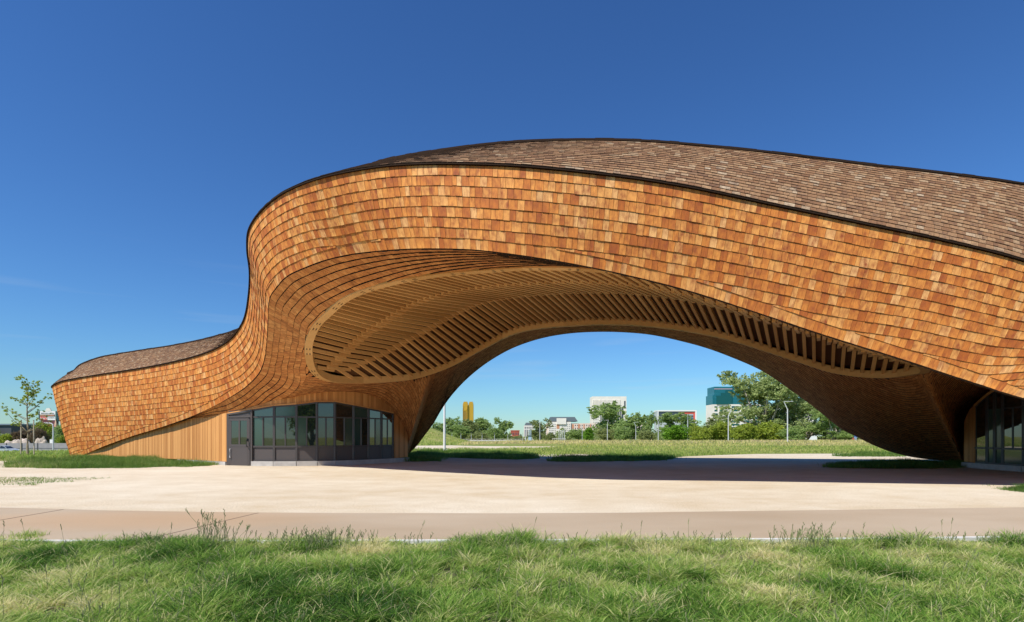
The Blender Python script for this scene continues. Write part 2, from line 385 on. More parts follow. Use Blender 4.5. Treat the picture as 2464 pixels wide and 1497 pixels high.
def shingles(name, A, B, e, mat, parent, flip=1, bulge=0.0, wmin=.10, wmax=.24, last_band=False, thick=.022, nA=None, overlap=.02, back=0.03, jitter=.006, rev=False, gap=.024):
    """courses laid parallel to curve A; each shingle a thin wedge"""
    N = len(A); D = B-A; L = np.linalg.norm(D, axis=1); U = D/np.maximum(L, 1e-6)[:, None]
    n = normals(A, B)*flip
    n /= np.maximum(np.linalg.norm(n, axis=1, keepdims=True), 1e-9)
    V = []; Fc = []; MI = []; tint = []; uv = []
    def pt(f, v):
        i = min(int(f), N-2); w = f-i
        a = A[i]*(1-w)+A[i+1]*w; d = D[i]*(1-w)+D[i+1]*w; l = math.sqrt(d[0]**2+d[1]**2+d[2]**2); nn = n[i]*(1-w)+n[i+1]*w
        q = v/max(l, 1e-6); p = a+d*q
        if bulge: p = p+nn*(bulge*4*q*(1-q))
        return p, nn
    def one(fa, fb, v0, v1a, v1b, extra=0.0):
        r1 = random.random(); r2 = random.random(); b = len(V); th = thick+random.uniform(-.25, .35)*thick+extra
        (p0, n0), (p1, n1) = pt(fa, v0), pt(fb, v0); (p2, n2), (p3, n3) = pt(fb, v1b), pt(fa, v1a)
        t0 = .004+extra*.8
        if rev: t0, th = th, t0; v0 = v0+gap; (p0, n0), (p1, n1) = pt(fa, v0), pt(fb, v0)
        g = (p1-p0); gl = np.linalg.norm(g)
        if gl < .015: return
        sh = g/gl*.0035
        p0 = p0+sh; p3 = p3+sh; p1 = p1-sh; p2 = p2-sh
        V.extend([p0+n0*t0, p1+n1*t0, p2+n2*th, p3+n3*th, p2, p3, p0, p1])
        Fc.extend([(b, b+1, b+2, b+3), (b+3, b+2, b+4, b+5) if not rev else (b+6, b+7, b+1, b), (b+6, b, b+3, b+5), (b+1, b+7, b+4, b+2)])
        MI.extend([0, 1, 0, 0])
        ou = random.uniform(0, 50); ov = random.uniform(0, 50); w = gl; h = (v1a-v0)
        quad = [(ou, ov), (ou+w, ov), (ou+w, ov+h), (ou, ov+h)]
        uv.extend(quad + quad + quad + quad)
        ed = 0.75 if r2 < .6 else 0.35
        tint.extend([(r1, r2, .25, 1), (r1, r2, .55, 1), (r1, r2, 1, 1), (r1, r2, ed, 1)] + [(0, 0, 0, 1)]*4 + [(r1, r2, 0, 1)]*8)
    kmax = int(L.max()/e)+1
    eb = e if last_band else 0
    for k in range(kmax):
        v0 = k*e; v1 = v0+e
        ok = L-eb > v0+.02
        if not ok.any(): break
        q = np.minimum(v0+e*.5, L)/np.maximum(L, 1e-6); C = A+D*q[:, None]
        cum = np.concatenate([[0], np.cumsum(np.linalg.norm(C[1:]-C[:-1], axis=1))])
        s = -random.uniform(0, wmax)
        js = []
        while s < cum[-1]: s += random.uniform(wmin, wmax); js.append(s)
        fs = np.interp(np.clip(js, 0, cum[-1]), cum, np.arange(N))
        for fa, fb in zip(fs[:-1], fs[1:]):
            i = int((fa+fb)/2)
            if not ok[min(i, N-1)]: continue
            ia = min(int(fa), N-1); ib = min(int(fb), N-1)
            j = random.uniform(-jitter, jitter)
            va = min(v1+j, L[ia]-eb); vb = min(v1+j, L[ib]-eb)
            if va < v0+.045 or vb < v0+.045: continue
            one(fa, fb, max(0, v0-overlap), va, vb)
    if last_band:
        cum = np.concatenate([[0], np.cumsum(np.linalg.norm(B[1:]-B[:-1], axis=1))]); s = 0; js = [0]
        while s < cum[-1]: s += random.uniform(wmin, wmax); js.append(min(s, cum[-1]))
        fs = np.interp(js, cum, np.arange(N))
        for fa, fb in zip(fs[:-1], fs[1:]):
            la = L[min(int(fa), N-1)]; lb = L[min(int(fb), N-1)]
            b0 = len(V)
            one(fa, fb, max(0, min(la, lb)-e), la, lb, 0)
            if len(V) > b0:   # slant the upper edge so the band keeps parallel to B
                pa, na = pt(fa, max(0, la-e-.07)); pb, nb = pt(fb, max(0, lb-e-.07)); V[b0] = pa+na*.001; V[b0+1] = pb+nb*.001
    # underlay sheet a little behind
    nv = max(3, int(L.max()/.8)); b = len(V); st = max(1, N//400); ids = list(range(0, N, st))
    if ids[-1] != N-1: ids.append(N-1)
    for i in ids:
        for j in range(nv+1):
            p, nn = pt(min(i, N-1.001), L[i]*j/nv); V.append(p-nn*back)
    for a in range(len(ids)-1):
        for j in range(nv):
            q = b+a*(nv+1)+j; Fc.append((q, q+nv+1, q+nv+2, q+1)); MI.append(1); uv.extend([(0, 0)]*4); tint.extend([(0, 0, 0, 1)]*4)
    o = link_mesh(name, V, Fc, [mat, M_roofback if mat is M_roofsh else M_back], parent, MI)
    me = o.data
    ul = me.uv_layers.new(name='uv'); ul.data.foreach_set('uv', np.array(uv, dtype=np.float32).ravel())
    ca = me.color_attributes.new('tint', 'FLOAT_COLOR', 'CORNER'); ca.data.foreach_set('color', np.array(tint, dtype=np.float32).ravel())
    return o

def tint_faces(o, per=None):
    """random tint per island-like chunk: one value for each 'per' faces"""
    me = o.data; n = len(me.polygons); per = per or 6
    vals = RNG.random(n//per+1); out = []
    for p in me.polygons:
        v = vals[p.index//per]; out += [(v, v, v, 1)]*p.loop_total
    ca = me.color_attributes.new('tint', 'FLOAT_COLOR', 'CORNER'); ca.data.foreach_set('color', np.array(out, dtype=np.float32).ravel())
    return o

# ------------------------------------------------------------------ the pavilion
barn = empty('timber_pavilion', (0, 20, 0))
tag(barn, 'big swooping timber pavilion clad in orange cedar shingles spanning the plaza', 'pavilion')
bpy.context.view_layer.update()
INV = Matrix.Translation((0, -20, 0))
def under(o, parent=barn):
    o.parent = parent; o.matrix_parent_inverse = INV if parent is barn else Matrix.Identity(4)
    return o

o = shingles('fascia', T3, B3, .255, M_fascia, None, flip=-1, bulge=.06, last_band=True, thick=.020); under(o)
FASCIA = o

# ring beam curve (outer rim), clockwise from left end along the front
ring_px = [(733,850,20.4),(733,828,20.0),(750,784,19.2),(781,752,18.6),(822,717,17.9),(895,688,17.2),(1040,658,16.4),(1164,647,15.9),(1247,641,15.6),(1350,640,15.4),(1430,644,15.3),
 (1500,651,15.3),(1600,672,15.4),(1700,701,15.6),(1900,766,16.0),(2100,837,16.8),(2200,868,17.7),(2239,884,18.6),(2239,891,19.2),(2211,898,19.8),(2140,907,20.8),(2069,905,21.6),(1998,894,22.3),(1912,867,23.0),
 (1736,813,24.2),(1600,789,24.8),(1500,781,25.1),(1400,782,25.4),(1247,800,25.8),(1164,839,25.9),(1081,883,25.7),(998,910,25.2),(926,918,24.4),(862,920,23.6),(802,918,22.7),(771,910,22.1),(750,896,21.6),(738,875,21.0),(733,850,20.4)]
O3 = smooth(to3(hermite(ring_px, N=900)), 10)
O3[0] = O3[-1] = (O3[1]+O3[-2])/2
# rear edge
R_px = [(983,1092,36),(1001,1074,35.2),(1020,1049,34.5),(1043,1018,33.6),(1060,988,33),(1083,955,32.3),(1114,920,31.5),(1149,889,30.9),(1184,864,30.3),(1233,837,29.6),(1300,814,29),(1367,802,28.5),(1434,798,28.1),(1501,799,27.8),
 (1567,805,27.5),(1634,819,27.3),(1701,837,27.1),(1768,862,27),(1835,892,26.9),(1906,940,26.9),(1968,986,27),(2025,1032,27.2),(2063,1051,27.3),(2100,1070,27.4),(2150,1089,27.6),(2200,1100.5,27.7),(2250,1106.5,27.6),(2317,1110,26.5)]
R3 = smooth(to3(hermite(R_px, N=700)), 4)
# wall plans (pixel column -> distance)
wallL = np.array([(160,34.2),(172,33.9),(250,32.0),(300,30.5),(380,28.45),(460,26.5),(543,24.7),(549,24.6),(607,24.15),(660,24.0),(714,24.05),(763,24.3),(806,24.7),(851,25.3),(887,25.9),(918,26.6),(946,27.3),(981,28.5)])
wallR = np.array([(2320,23.3),(2347,22.5),(2376,21.8),(2394,21.45),(2414,21.1),(2464,20.1),(2540,19.2),(2640,18.7),(2760,18.7),(2900,19.3),(3050,20.6)])
def dW(w, x): return float(np.interp(x, w[:, 0], w[:, 1]))
WL_px = [(981,1104),(981,1064),(975,1037),(960,1010),(941,984),(914,963),(874,949),(820,943.5),(767,946),(714,955),(660,966),(607,983),(549,996),(500,1008),(460,1010),(380,1029),(300,1053),(230,1079),(172,1103)]
WL3 = to3(hermite([(x, y, dW(wallL, x)+.12) for x, y in WL_px], N=500))
WR_px = [(2320,1114),(2320,1060),(2322,1016),(2334,988),(2347,974),(2376,950),(2394,938),(2430,924),(2480,908),(2560,900),(2700,905),(2850,930),(3000,960)]
WR_deep = lambda x: dW(wallR, x)+.12+float(np.interp(x, [2320, 2347, 2376, 2394, 2430], [2.5, 2.2, 1.5, .8, 0]))
WR3 = to3(hermite([(x, y, WR_deep(x)) for x, y in WR_px], N=400))

B_, O_, R_, WL_, WR_ = B3, O3, R3, WL3, WR3
SM3 = [P(2392,934,21.6),P(2372,925,21.2),P(2338,913.5,20.7),P(2296,901,20.0),P(2262,892,19.3)]
s1 = strip([(Vector((26,18.6,0)),Vector((26,20.5,.8))),(Vector((22,16.2,.25)),(WR_,2900,940)),(Vector((16.8,14.0,1.15)),(WR_,2640,902)),((B_,2560,990),(WR_,2480,908)),((B_,2464,959),SM3[0]),
 ((B_,2400,939),SM3[1]),((B_,2355,924),SM3[2]),((B_,2325,915),SM3[3]),
 ((B_,2300,906),(O_,2239,886)),((B_,2150,858),(O_,2200,868)),((B_,1985,807),(O_,2100,837)),((B_,1800,745),(O_,1900,766)),((B_,1630,692),(O_,1700,701)),((B_,1500,660),(O_,1600,672)),
 ((B_,1385,636),(O_,1480,648)),((B_,1245,613),(O_,1350,640)),((B_,1141,601),(O_,1247,641)),((B_,1055,598),(O_,1164,647)),((B_,975,599),(O_,1060,655)),((B_,895,605),(O_,980,669)),
 ((B_,840,612),(O_,930,680)),((B_,780,626),(O_,870,697)),((B_,730,645),(O_,822,717)),((B_,690,665),(O_,781,752)),((B_,666,691),(O_,762,772)),((B_,652,711),(O_,748,790)),((B_,646,765),(O_,737,815)),
 ((B_,643,815),(O_,733,840)),((B_,640,845),(O_,735,865)),((B_,634,875),(O_,745,889)),((B_,628,890),P(727,925,22.5)),((B_,618,906),P(695,952,23.5)),((B_,600,924),(WL_,660,966)),((B_,575,943),(WL_,607,983)),((B_,540,965),(WL_,549,996)),
 ((B_,510,980),(WL_,500,1008)),((B_,455,1004),(WL_,440,1014)),((B_,388,1028),(WL_,380,1029)),((B_,325,1047),(WL_,300,1053)),((B_,262,1069),(WL_,240,1075)),((B_,190,1100),(WL_,180,1100))], 1700)
o = shingles('soffit', s1[0], s1[1], .25, M_soffsh, None, flip=1, wmin=.10, wmax=.26, thick=.028, rev=True, overlap=0); under(o)
s2 = strip([(P(660,966,24.15),(O_,745,889)),((WL_,714,955),(O_,771,910)),((WL_,767,946),(O_,802,918)),((WL_,820,943),(O_,862,920)),((WL_,874,949),(O_,926,918)),((WL_,914,963),(O_,955,916)),((WL_,941,984),(O_,975,914)),
 ((WL_,960,1010),(O_,998,910)),((WL_,975,1037),(O_,1015,906)),((WL_,981,1070),(O_,1032,901)),((R_,983,1092),(O_,1050,895)),((R_,1001,1074),(O_,1065,890)),((R_,1030,1035),(O_,1090,879)),((R_,1060,988),(O_,1110,868)),
 ((R_,1083,955),(O_,1135,854)),((R_,1114,920),(O_,1164,839)),((R_,1184,864),(O_,1215,814)),((R_,1233,837),(O_,1260,798)),((R_,1300,814),(O_,1320,788)),((R_,1434,798),(O_,1430,781)),((R_,1567,805),(O_,1540,784)),((R_,1701,837),(O_,1650,797)),
 ((R_,1768,862),(O_,1710,808)),((R_,1835,892),(O_,1780,824)),((R_,1906,940),(O_,1850,846)),((R_,1968,986),(O_,1912,867)),((R_,2025,1032),(O_,1970,886)),((R_,2100,1070),(O_,2030,900)),((R_,2150,1089),(O_,2069,905)),
 ((R_,2200,1100),(O_,2110,907)),((R_,2250,1106),(O_,2160,905)),((R_,2310,1110),(O_,2205,899)),(P(2319,1114,24.8),(O_,2217,897)),((WR_,2320,1100),(O_,2225,895)),((WR_,2320,1060),(O_,2231,893)),((WR_,2322,1016),(O_,2236,891)),((WR_,2328,1000),(O_,2239,889)),((WR_,2334,988),SM3[4]),((WR_,2345,976),SM3[3]),((WR_,2362,960),SM3[2]),((WR_,2380,947),SM3[1]),((WR_,2394,938.5),SM3[0])], 1200)
o = shingles('soffit', s2[0], s2[1], .25, M_soffsh, None, flip=1, wmin=.12, wmax=.28, thick=.018); under(o)
# roof: eave (T) up to the ridge line (K)
K_ref = [((T_:=T3),-1,-1)]
roof_pairs_px = [((135,926),(150,914,34.6)),((125,932),(165,903,35.6)),((147,920),(180,890,36.0)),((174,914),(197,877,36.0)),((234,904),(245,860,35.2)),((301,894),(325,846,34.0)),((367,883),(405,834,32.6)),((434,869),(480,820,31)),((484,855),(530,807,29.8)),((518,842),(562,798,29)),
 ((574,797),(605,775,28)),((600,715),(640,715,26.5)),((603,655),(665,670,25.2)),((597,600),(690,620,24)),((600,558),(720,570,23)),((614,530),(755,520,22)),((638,502),(790,470,21)),((670,476),(820,447,20.3)),((710,454),(848,428,19.8)),((771,432),(880,407,19.4)),((831,418),(915,391,19.1)),((931,403),(980,377,18.7)),
 ((1031,398),(1070,363,18.4)),((1131,399),(1160,351.5,18.1)),((1250,404),(1270,342.5,17.9)),((1400,418),(1420,339,17.8)),((1530,434),(1550,342,17.7)),((1664,456),(1690,353,17.6)),((1864,498),(1890,374,17.6)),((2065,540),(2100,400,17.6)),((2265,582),(2300,423,17.6)),((2464,632),(2470,447,17.8)),((2540,655),(2600,472,18.2))]
TP = [(T3, t[0], t[1]) for t, k in roof_pairs_px]
pairs = [((T3, *t), P(*k)) for t, k in roof_pairs_px]
nT = len(T3)
def Tnear3(X, D, Z):
    i = int(np.argmin(((T3-np.array((X, D, Z)))**2).sum(1))); q = Q(*T3[i]); return (T3, q[0], q[1])
pre = [(Tnear3(-24.0,39.2,3.0), np.array((-23.4,37.6,5.4))), (Tnear3(-26.6,37.3,3.6), np.array((-25.6,36.9,5.0))), (Tnear3(-27.9,35.0,4.0), np.array((-26.9,35.6,4.7)))]
post = [(Tnear3(15.5,14.2,4.7), np.array((19.5,18.9,7.9))), (Tnear3(20,15.6,3.9), np.array((22,20.2,6.0))), (Tnear3(25,17.7,3.7), np.array((25.5,21.8,5.2))), (Tnear3(30,20.4,3.6), np.array((28,22.8,4.8))), (Tnear3(32,23.5,3.5), np.array((28.8,23.4,4.7))), (Tnear3(31,27,3.3), np.array((28.3,24.2,4.7)))]
TA, KA = strip(pre+pairs[1:]+post, 1400)
KA = smooth(KA, 8)
# the eave sits just proud of the fascia
nf = -normals(T3, B3)
lift = np.array((0, 0, .05))
TA2 = TA + lift + np.array((0, -.06, 0))
o = shingles('roof', TA2, KA, .29, M_roofsh, None, flip=1, wmin=.12, wmax=.28, thick=.018, jitter=.012, bulge=.03, rev=True, gap=.006, overlap=0); under(o)
# rear slope and rear cladding (the side turned away from the path)
rt = [(-24.0,39.2,3.0),(-22,40.5,3.1),(-16,41.5,3.8),(-11,40,4.1),(-8.4,38,4.6),(-6.6,36,5.5),(-4,33,7.0),(0,30.6,8.0),(5,29,8.4),(9,28.4,8.1),(14,28.3,6.4),(20,28.6,4.2),(25,28.8,3.5),(31,27,3.3)]
kpx = [None,(197,877),(325,846),(480,820),(562,798),(690,620),(880,402),(1160,351),(1420,339),(1690,353),(2100,400),(2470,447),None,None]
KApx = pxof(KA); ki = [0 if k is None else nearest(KApx, *k) for k in kpx]; ki[-2] = int(np.argmin(((KA-np.array((25.5,21.8,5.2)))**2).sum(1))); ki[-1] = len(KA)-1
kk = KA[ki]
rb = [(-23.3,38.6,0),(-21.5,39.6,0),(-16,40.4,0),(-11,39,0),(-8.2,37,0),P(1001,1074,35.2),P(1060,988,33),P(1149,889,30.9),P(1367,802,28.5),P(1567,805,27.5),P(1835,892,26.9),P(2025,1032,27.2),P(2250,1106,27.6),(29.8,26.6,0)]
cr = [np.array(x, float) for x in rt]
KR, RT = strip([(a, b) for a, b in zip(kk, cr)], 260)
KR2 = samp(KA, np.interp(np.arange(len(RT)), np.linspace(0, len(RT)-1, 14), ki))
o = shingles('rear_roof', RT, KR2, .42, M_roofsh, None, flip=1, wmin=.3, wmax=.6, thick=.03); under(o)
RT_, RB = strip([(a, np.array(b, float)) for a, b in zip(cr, rb)], 260)
# bottom follows the true rear edge where the arch is
seg = []
for i, p in enumerate(RB):
    if p[2] > .06:
        j = int(np.argmin(((R3[:, :2]-p[:2])**2).sum(1))); seg.append(R3[j])
    else: seg.append(p)
RB = smooth(np.array(seg), 1)
o = shingles('rear_fascia', RT_, RB, .40, M_fascia, None, flip=-1, wmin=.3, wmax=.5, thick=.02); under(o)
# dark ridge cap and eave trim
mb = MB(); st = 6
for C, w, h in ((KA, .10, .09),):
    for i in range(0, len(C)-st, st): mb.bar(C[i]+(0, 0, .02), C[min(i+st, len(C)-1)]+(0, 0, .02), w+.05, h*.6+random.uniform(0, .03))
under(mb.build('ridge_cap', [M_edge]))
mb = MB()
for i in range(0, len(T3)-3, 3):
    a = T3[i]+np.array((0, 0, .025))+nf[i]*.045; b = T3[min(i+3, len(T3)-1)]+np.array((0, 0, .025))+nf[min(i+3, len(T3)-1)]*.045
    mb.bar(a, b, .045, .022)
under(mb.build('eave_trim', [M_edge]))

# ring beam
cen = O3.mean(0)
def inner(C, w):
    d = np.gradient(C, axis=0); n = np.cross(d, np.array((0, 0, 1.0))); n /= np.maximum(np.linalg.norm(n, axis=1, keepdims=True), 1e-9)
    if np.mean(((C+n*.1-cen)**2).sum(1)) > np.mean(((C-n*.1-cen)**2).sum(1)): n = -n
    return smooth(C+n*w, 2)
ids = np.arange(0, len(O3)-1, 2); Oi = inner(O3, .27)
V = []; Fc = []; MI = []
hts = .22
for i in ids:
    a = O3[i]; b = Oi[i]
    V += [a+(0,0,-.05), b+(0,0,-.05), b+(0,0,hts), a+(0,0,hts)]
n = len(ids)
for i in range(n):
    j = (i+1) % n
    for k in range(4):
        k2 = (k+1) % 4; Fc.append((i*4+k, j*4+k, j*4+k2, i*4+k2)); MI.append(0)
# splice plates let into the underside
ring_V = list(V)
step = n/34
for q in range(34):
    for dd in (-.006, .006):
        pass
    i = int(q*step) % n
    for off in (0, 3):
        a = O3[ids[(i+off) % n]]; b = Oi[ids[(i+off) % n]]; a2 = O3[ids[(i+off+1) % n]]; b2 = Oi[ids[(i+off+1) % n]]
        for lo, hi in ((.24, .36), (.62, .74)):
            m0 = len(V)
            V += [a*(1-lo)+b*lo+(0,0,-.056), a*(1-hi)+b*hi+(0,0,-.056), a2*(1-hi)+b2*hi+(0,0,-.056), a2*(1-lo)+b2*lo+(0,0,-.056)]
            Fc.append((m0, m0+1, m0+2, m0+3)); MI.append(1)
o = link_mesh('ring_beam', V, Fc, [M_glulam, M_steel], None, MI); tint_faces(o, 4*18); under(o)

# joists: four staggered lanes running across the oval
dj = np.array((.48, .877)); ej = np.array((.877, -.48))
poly = Oi[ids]
def cross_at(s):
    out = []
    for i in range(len(poly)):
        p = poly[i]; q = poly[(i+1) % len(poly)]; a = p[:2]@ej-s; b = q[:2]@ej-s
        if a*b < 0: t_ = a/(a-b); out.append(p+(q-p)*t_)
    out.sort(key=lambda p: p[:2]@dj)
    return (out[0], out[-1]) if len(out) >= 2 else None
smin = (poly[:, :2]@ej).min(); smax = (poly[:, :2]@ej).max()
def prof(t): return float(np.interp(t, [0, .33, .66, 1], [0, .24, .60, 0]))
lanes = [(-.02, .33), (.33, .66), (.66, 1.01)]
js = []
pitch = .31
for li, (ta, tb) in enumerate(lanes):
    s = smin+.12+(.1 if li % 2 else 0)
    while s < smax-.05:
        c = cross_at(s)
        if c is not None and np.linalg.norm(c[1]-c[0]) > 1.0:
            a, b = c; Lc = np.linalg.norm(b-a); ov = .22/Lc; tt0 = ta-ov; tt1 = tb+ov
            sc = min(1, Lc/7)
            tt0 = max(tt0, -.02); tt1 = min(tt1, 1.01); pa = a+(b-a)*tt0; pb = a+(b-a)*tt1
            drop = (.0 if li % 2 else .03)
            z0 = prof(max(ta, 0)); z1 = prof(min(tb, 1)); sl = (z1-z0)/(tb-ta)
            pa = pa+(0, 0, (z0+sl*(tt0-ta))*sc+.06+drop); pb = pb+(0, 0, (z1+sl*(tt1-tb))*sc+.06+drop)
            js.append((pa, pb))
        s += float(np.interp((s-smin)/(smax-smin), [0, .3, .65], [.20, .25, .32]))
def vis_size(j):
    a, b = j; qa = Q(*a); qb = Q(*b); return math.hypot(qa[0]-qb[0], qa[1]-qb[1])/((a[1]+b[1])/2)*10*(0.4 if a[0] > 3 and a[1] < 18 else 1)
def jw(a): return float(np.interp((np.asarray(a)[:2]@ej-smin)/(smax-smin), [0, .3, .65], [.080, .095, .115]))
js.sort(key=vis_size, reverse=True)
for a, b in js[:100]:
    mb = MB(); mb.bar(a, b, jw(a), .13, center=False); o = mb.build('joist', [M_joist]); tint_faces(o, 6); under(o)
mb = MB()
for a, b in js[100:]: mb.bar(a, b, jw(a), .13, center=False)
o = mb.build('joist', [M_joist]); tint_faces(o, 6); under(o); o['kind'] = 'stuff'
# deck above the joists
V = []; Fc = []; ss = np.concatenate([[smin+.005], np.arange(smin+.05, smax-.03, .25), [smax-.005]]); rows = 0; NT = 12
for s in ss:
    c = cross_at(s)
    if c is None: continue
    a, b = c; sc = min(1, np.linalg.norm(b-a)/7)
    for k in range(NT+1):
        xt = .40/max(np.linalg.norm(b-a), .5); t_ = -xt+(1+2*xt)*k/NT; p = a+(b-a)*t_; V.append(p+(0, 0, prof(t_)*sc+.32))
    rows += 1
for i in range(rows-1):
    for k in range(NT): q = i*(NT+1)+k; Fc.append((q, q+1, q+NT+2, q+NT+1))
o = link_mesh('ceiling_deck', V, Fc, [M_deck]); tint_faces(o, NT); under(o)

# ---- walls of the two rooms
def plan(w, x, z, out=0.0): return np.array(((x-CX)/F*(dW(w, x)-out), dW(w, x)-out, z))
def zat(w, x, y): return EYE+(HOR-y)/F*dW(w, x)
WLx = np.array([(q[0], q[1]) for q in WL_px[2:]])[::-1]
def Wtop(x): return zat(wallL, x, float(np.interp(x, WLx[:, 0], WLx[:, 1])))
gl = np.array([(549,996),(607,986),(660,977),(714,973.5),(763,967.5),(806,967.5),(851,975.6),(887,983),(918,989),(946,995.6)])
def Gtop(x): return zat(wallL, x, float(np.interp(x, gl[:, 0], gl[:, 1])))

def planks(name, w, x0, x1, zb, zt, width=.105, mat=M_plank):
    """vertical boards following the wall plan between two pixel columns"""
    xs = np.linspace(x0, x1, 300); pts = np.array([plan(w, x, 0) for x in xs]); cum = np.concatenate([[0], np.cumsum(np.linalg.norm(pts[1:]-pts[:-1], axis=1))])
    mb = MB(); s = 0
    while s < cum[-1]-.02:
        wd = width*random.uniform(.75, 1.2); s1_ = min(s+wd, cum[-1]); xa = float(np.interp(s+.003, cum, xs)); xb = float(np.interp(s1_-.003, cum, xs))
        pa = plan(w, xa, 0); pb = plan(w, xb, 0); d = (pb-pa); nn = np.array((d[1], -d[0], 0)); nn /= max(np.linalg.norm(nn), 1e-9)
        if nn[1] > 0 and w is wallL and xa < 900: nn = -nn
        th = random.uniform(.018, .024)
        za0, za1, zb0, zb1 = zb(xa), zt(xa), zb(xb), zt(xb)
        if min(za1-za0, zb1-zb0) > .02:
            V = []
            for p, z in ((pa, za0), (pb, zb0), (pb, zb1), (pa, za1)): V.append(p+nn*th+(0, 0, z))
            for p, z in ((pa, za0), (pb, zb0), (pb, zb1), (pa, za1)): V.append(p+(0, 0, z))
            mb.add(V, [(0,1,2,3),(7,6,5,4),(0,4,5,1),(1,5,6,2),(2,6,7,3),(3,7,4,0)])
        s = s1_
    o = mb.build(name, [mat]); tint_faces(o, 6); under(o)
    # solid core just behind the boards
    mb = MB(); 
    cx_ = np.linspace(x0, x1, 24)
    for a, b in zip(cx_[:-1], cx_[1:]):
        pa = plan(w, a, 0, -.02); pb = plan(w, b, 0, -.02); za0, za1, zb0, zb1 = zb(a), zt(a), zb(b), zt(b)
        mb.add([pa+(0,0,za0), pb+(0,0,zb0), pb+(0,0,zb1-.01), pa+(0,0,za1-.01)], [(0,1,2,3)])
    c = mb.build('wall_core', [M_back]); c.parent = o
    return o
planks('plank_wall', wallL, 165, 545, lambda x: .16, lambda x: Wtop(x)+.06)
planks('plank_header', wallL, 549, 946, lambda x: Gtop(x)+.05, lambda x: Wtop(x)+.06)
def WtopR(x):
    q = np.array([(r_[0], r_[1]) for r_ in WL_px[:5]]); 
    return zat(wallL, x, float(np.interp(x, [941, 960, 975, 981], [982, 1007, 1034, 1050])))
planks('plank_wall', wallL, 948, 980.5, lambda x: .22, WtopR)
# slanted timber trim over the glass
mb = MB(); xs = [545]+list(gl[:, 0])
for a, b in zip(gl[:-1, 0], gl[1:, 0]): mb.bar(plan(wallL, a, Gtop(a)+.03, .03), plan(wallL, b, Gtop(b)+.03, .03), .09, .05)
mb.bar(plan(wallL, 545.5, .16, .04), plan(wallL, 545.5, Gtop(549)+.05, .04), .07, .07, up=(0,1,0))
o = mb.build('header_trim', [M_plank]); tint_faces(o, 6); under(o)
# plinth
mb = MB()
px_ = [430,480,520,546]
for a, b in zip(px_[:-1], px_[1:]): mb.bar(plan(wallL, a, .07, .02), plan(wallL, b, .07, .02), .16, .16)
under(mb.build('plinth', [M_conc])); mb = MB()
px_ = [607.5,660,714,763,806,851,887,918,946,981]
for a, b in zip(px_[:-1], px_[1:]): mb.bar(plan(wallL, a, .10, .05), plan(wallL, b, .10, .05), .22, .20)
under(mb.build('plinth', [M_conc])); mb = MB()
px_ = list(wallR[:, 0])
for a, b in zip(px_[:-1], px_[1:]): mb.bar(plan(wallR, a, .10, .05), plan(wallR, b, .10, .05), .22, .20)
under(mb.build('plinth', [M_conc]))

def bay(w, xa, xb, z0, zs, ztr, ta, tb, centre=True, lower='panel', trn=True, kinds=(0, 1, 0)):
    """one glazed bay: frame with sill, transom, mid mullion; panes and lower panel as children"""
    f = MB(); A = lambda z, o_=0: plan(w, xa, z, o_); B = lambda z, o_=0: plan(w, xb, z, o_); M = lambda z, t_=.5: A(z)*(1-t_)+B(z)*t_
    s = .065
    f.bar(A(z0), A(ta), s, .10, up=(0,1,0)); 
    f.bar(B(z0), B(tb), s, .10, up=(0,1,0))
    f.bar(A(z0+.03), B(z0+.03), .09, .06); f.bar(A(zs), B(zs), .11, .075); f.bar(A(ta-.03), B(tb-.03), .09, .06)
    if trn: f.bar(A(ztr), B(ztr), .09, .06)
    if centre: f.bar(M(zs), M(ztr), .05, .08, up=(0,1,0))
    o = f.build('window', [M_frame]); under(o)
    def quad(name, t0, t1, zz, mat):
        (za, zb_), (zc, zd) = zz; nrm = (B(0)-A(0)); nrm = np.array((nrm[1], -nrm[0], 0)); nrm /= np.linalg.norm(nrm)
        if nrm[1] > 0: nrm = -nrm
        p = [M(0, t0)+(0,0,za), M(0, t1)+(0,0,zb_), M(0, t1)+(0,0,zd), M(0, t0)+(0,0,zc)]; V = [q+nrm*.006 for q in p]+[q-nrm*.012 for q in p]
        m_ = MB(); m_.add(V, [(0,1,2,3),(7,6,5,4),(0,4,5,1),(1,5,6,2),(2,6,7,3),(3,7,4,0)]); c = m_.build(name, [mat]); c.parent = o
    g = (M_glass, M_glass2)
    if centre:
        quad('pane', .03, .49, ((zs, zs), (ztr, ztr)), g[kinds[0]]); quad('pane', .51, .97, ((zs, zs), (ztr, ztr)), g[kinds[1]])
    else: quad('pane', .03, .97, ((zs, zs), (ztr, ztr)), g[kinds[0]])
    lt = lambda t_: ta*(1-t_)+tb*t_-.05
    quad('pane', .03, .97, ((ztr, ztr), (lt(.03), lt(.97))), g[kinds[2]])
    if lower == 'panel': quad('panel', .03, .97, ((z0, z0), (zs, zs)), M_panel)
    else: quad('pane', .03, .97, ((z0, z0), (zs, zs)), M_glass2)
    return o
bx_ = [607,660,714,763,806,851,887,918,946]
kk_ = [(1,0,0),(0,0,1),(1,0,0),(0,0,0),(0,1,0),(1,0,1),(0,1,0),(0,0,0)]
for i, (a, b) in enumerate(zip(bx_[:-1], bx_[1:])):
    bay(wallL, a+.8, b-.8, .2, .83, 2.1, Gtop(a), Gtop(b), kinds=kk_[i])
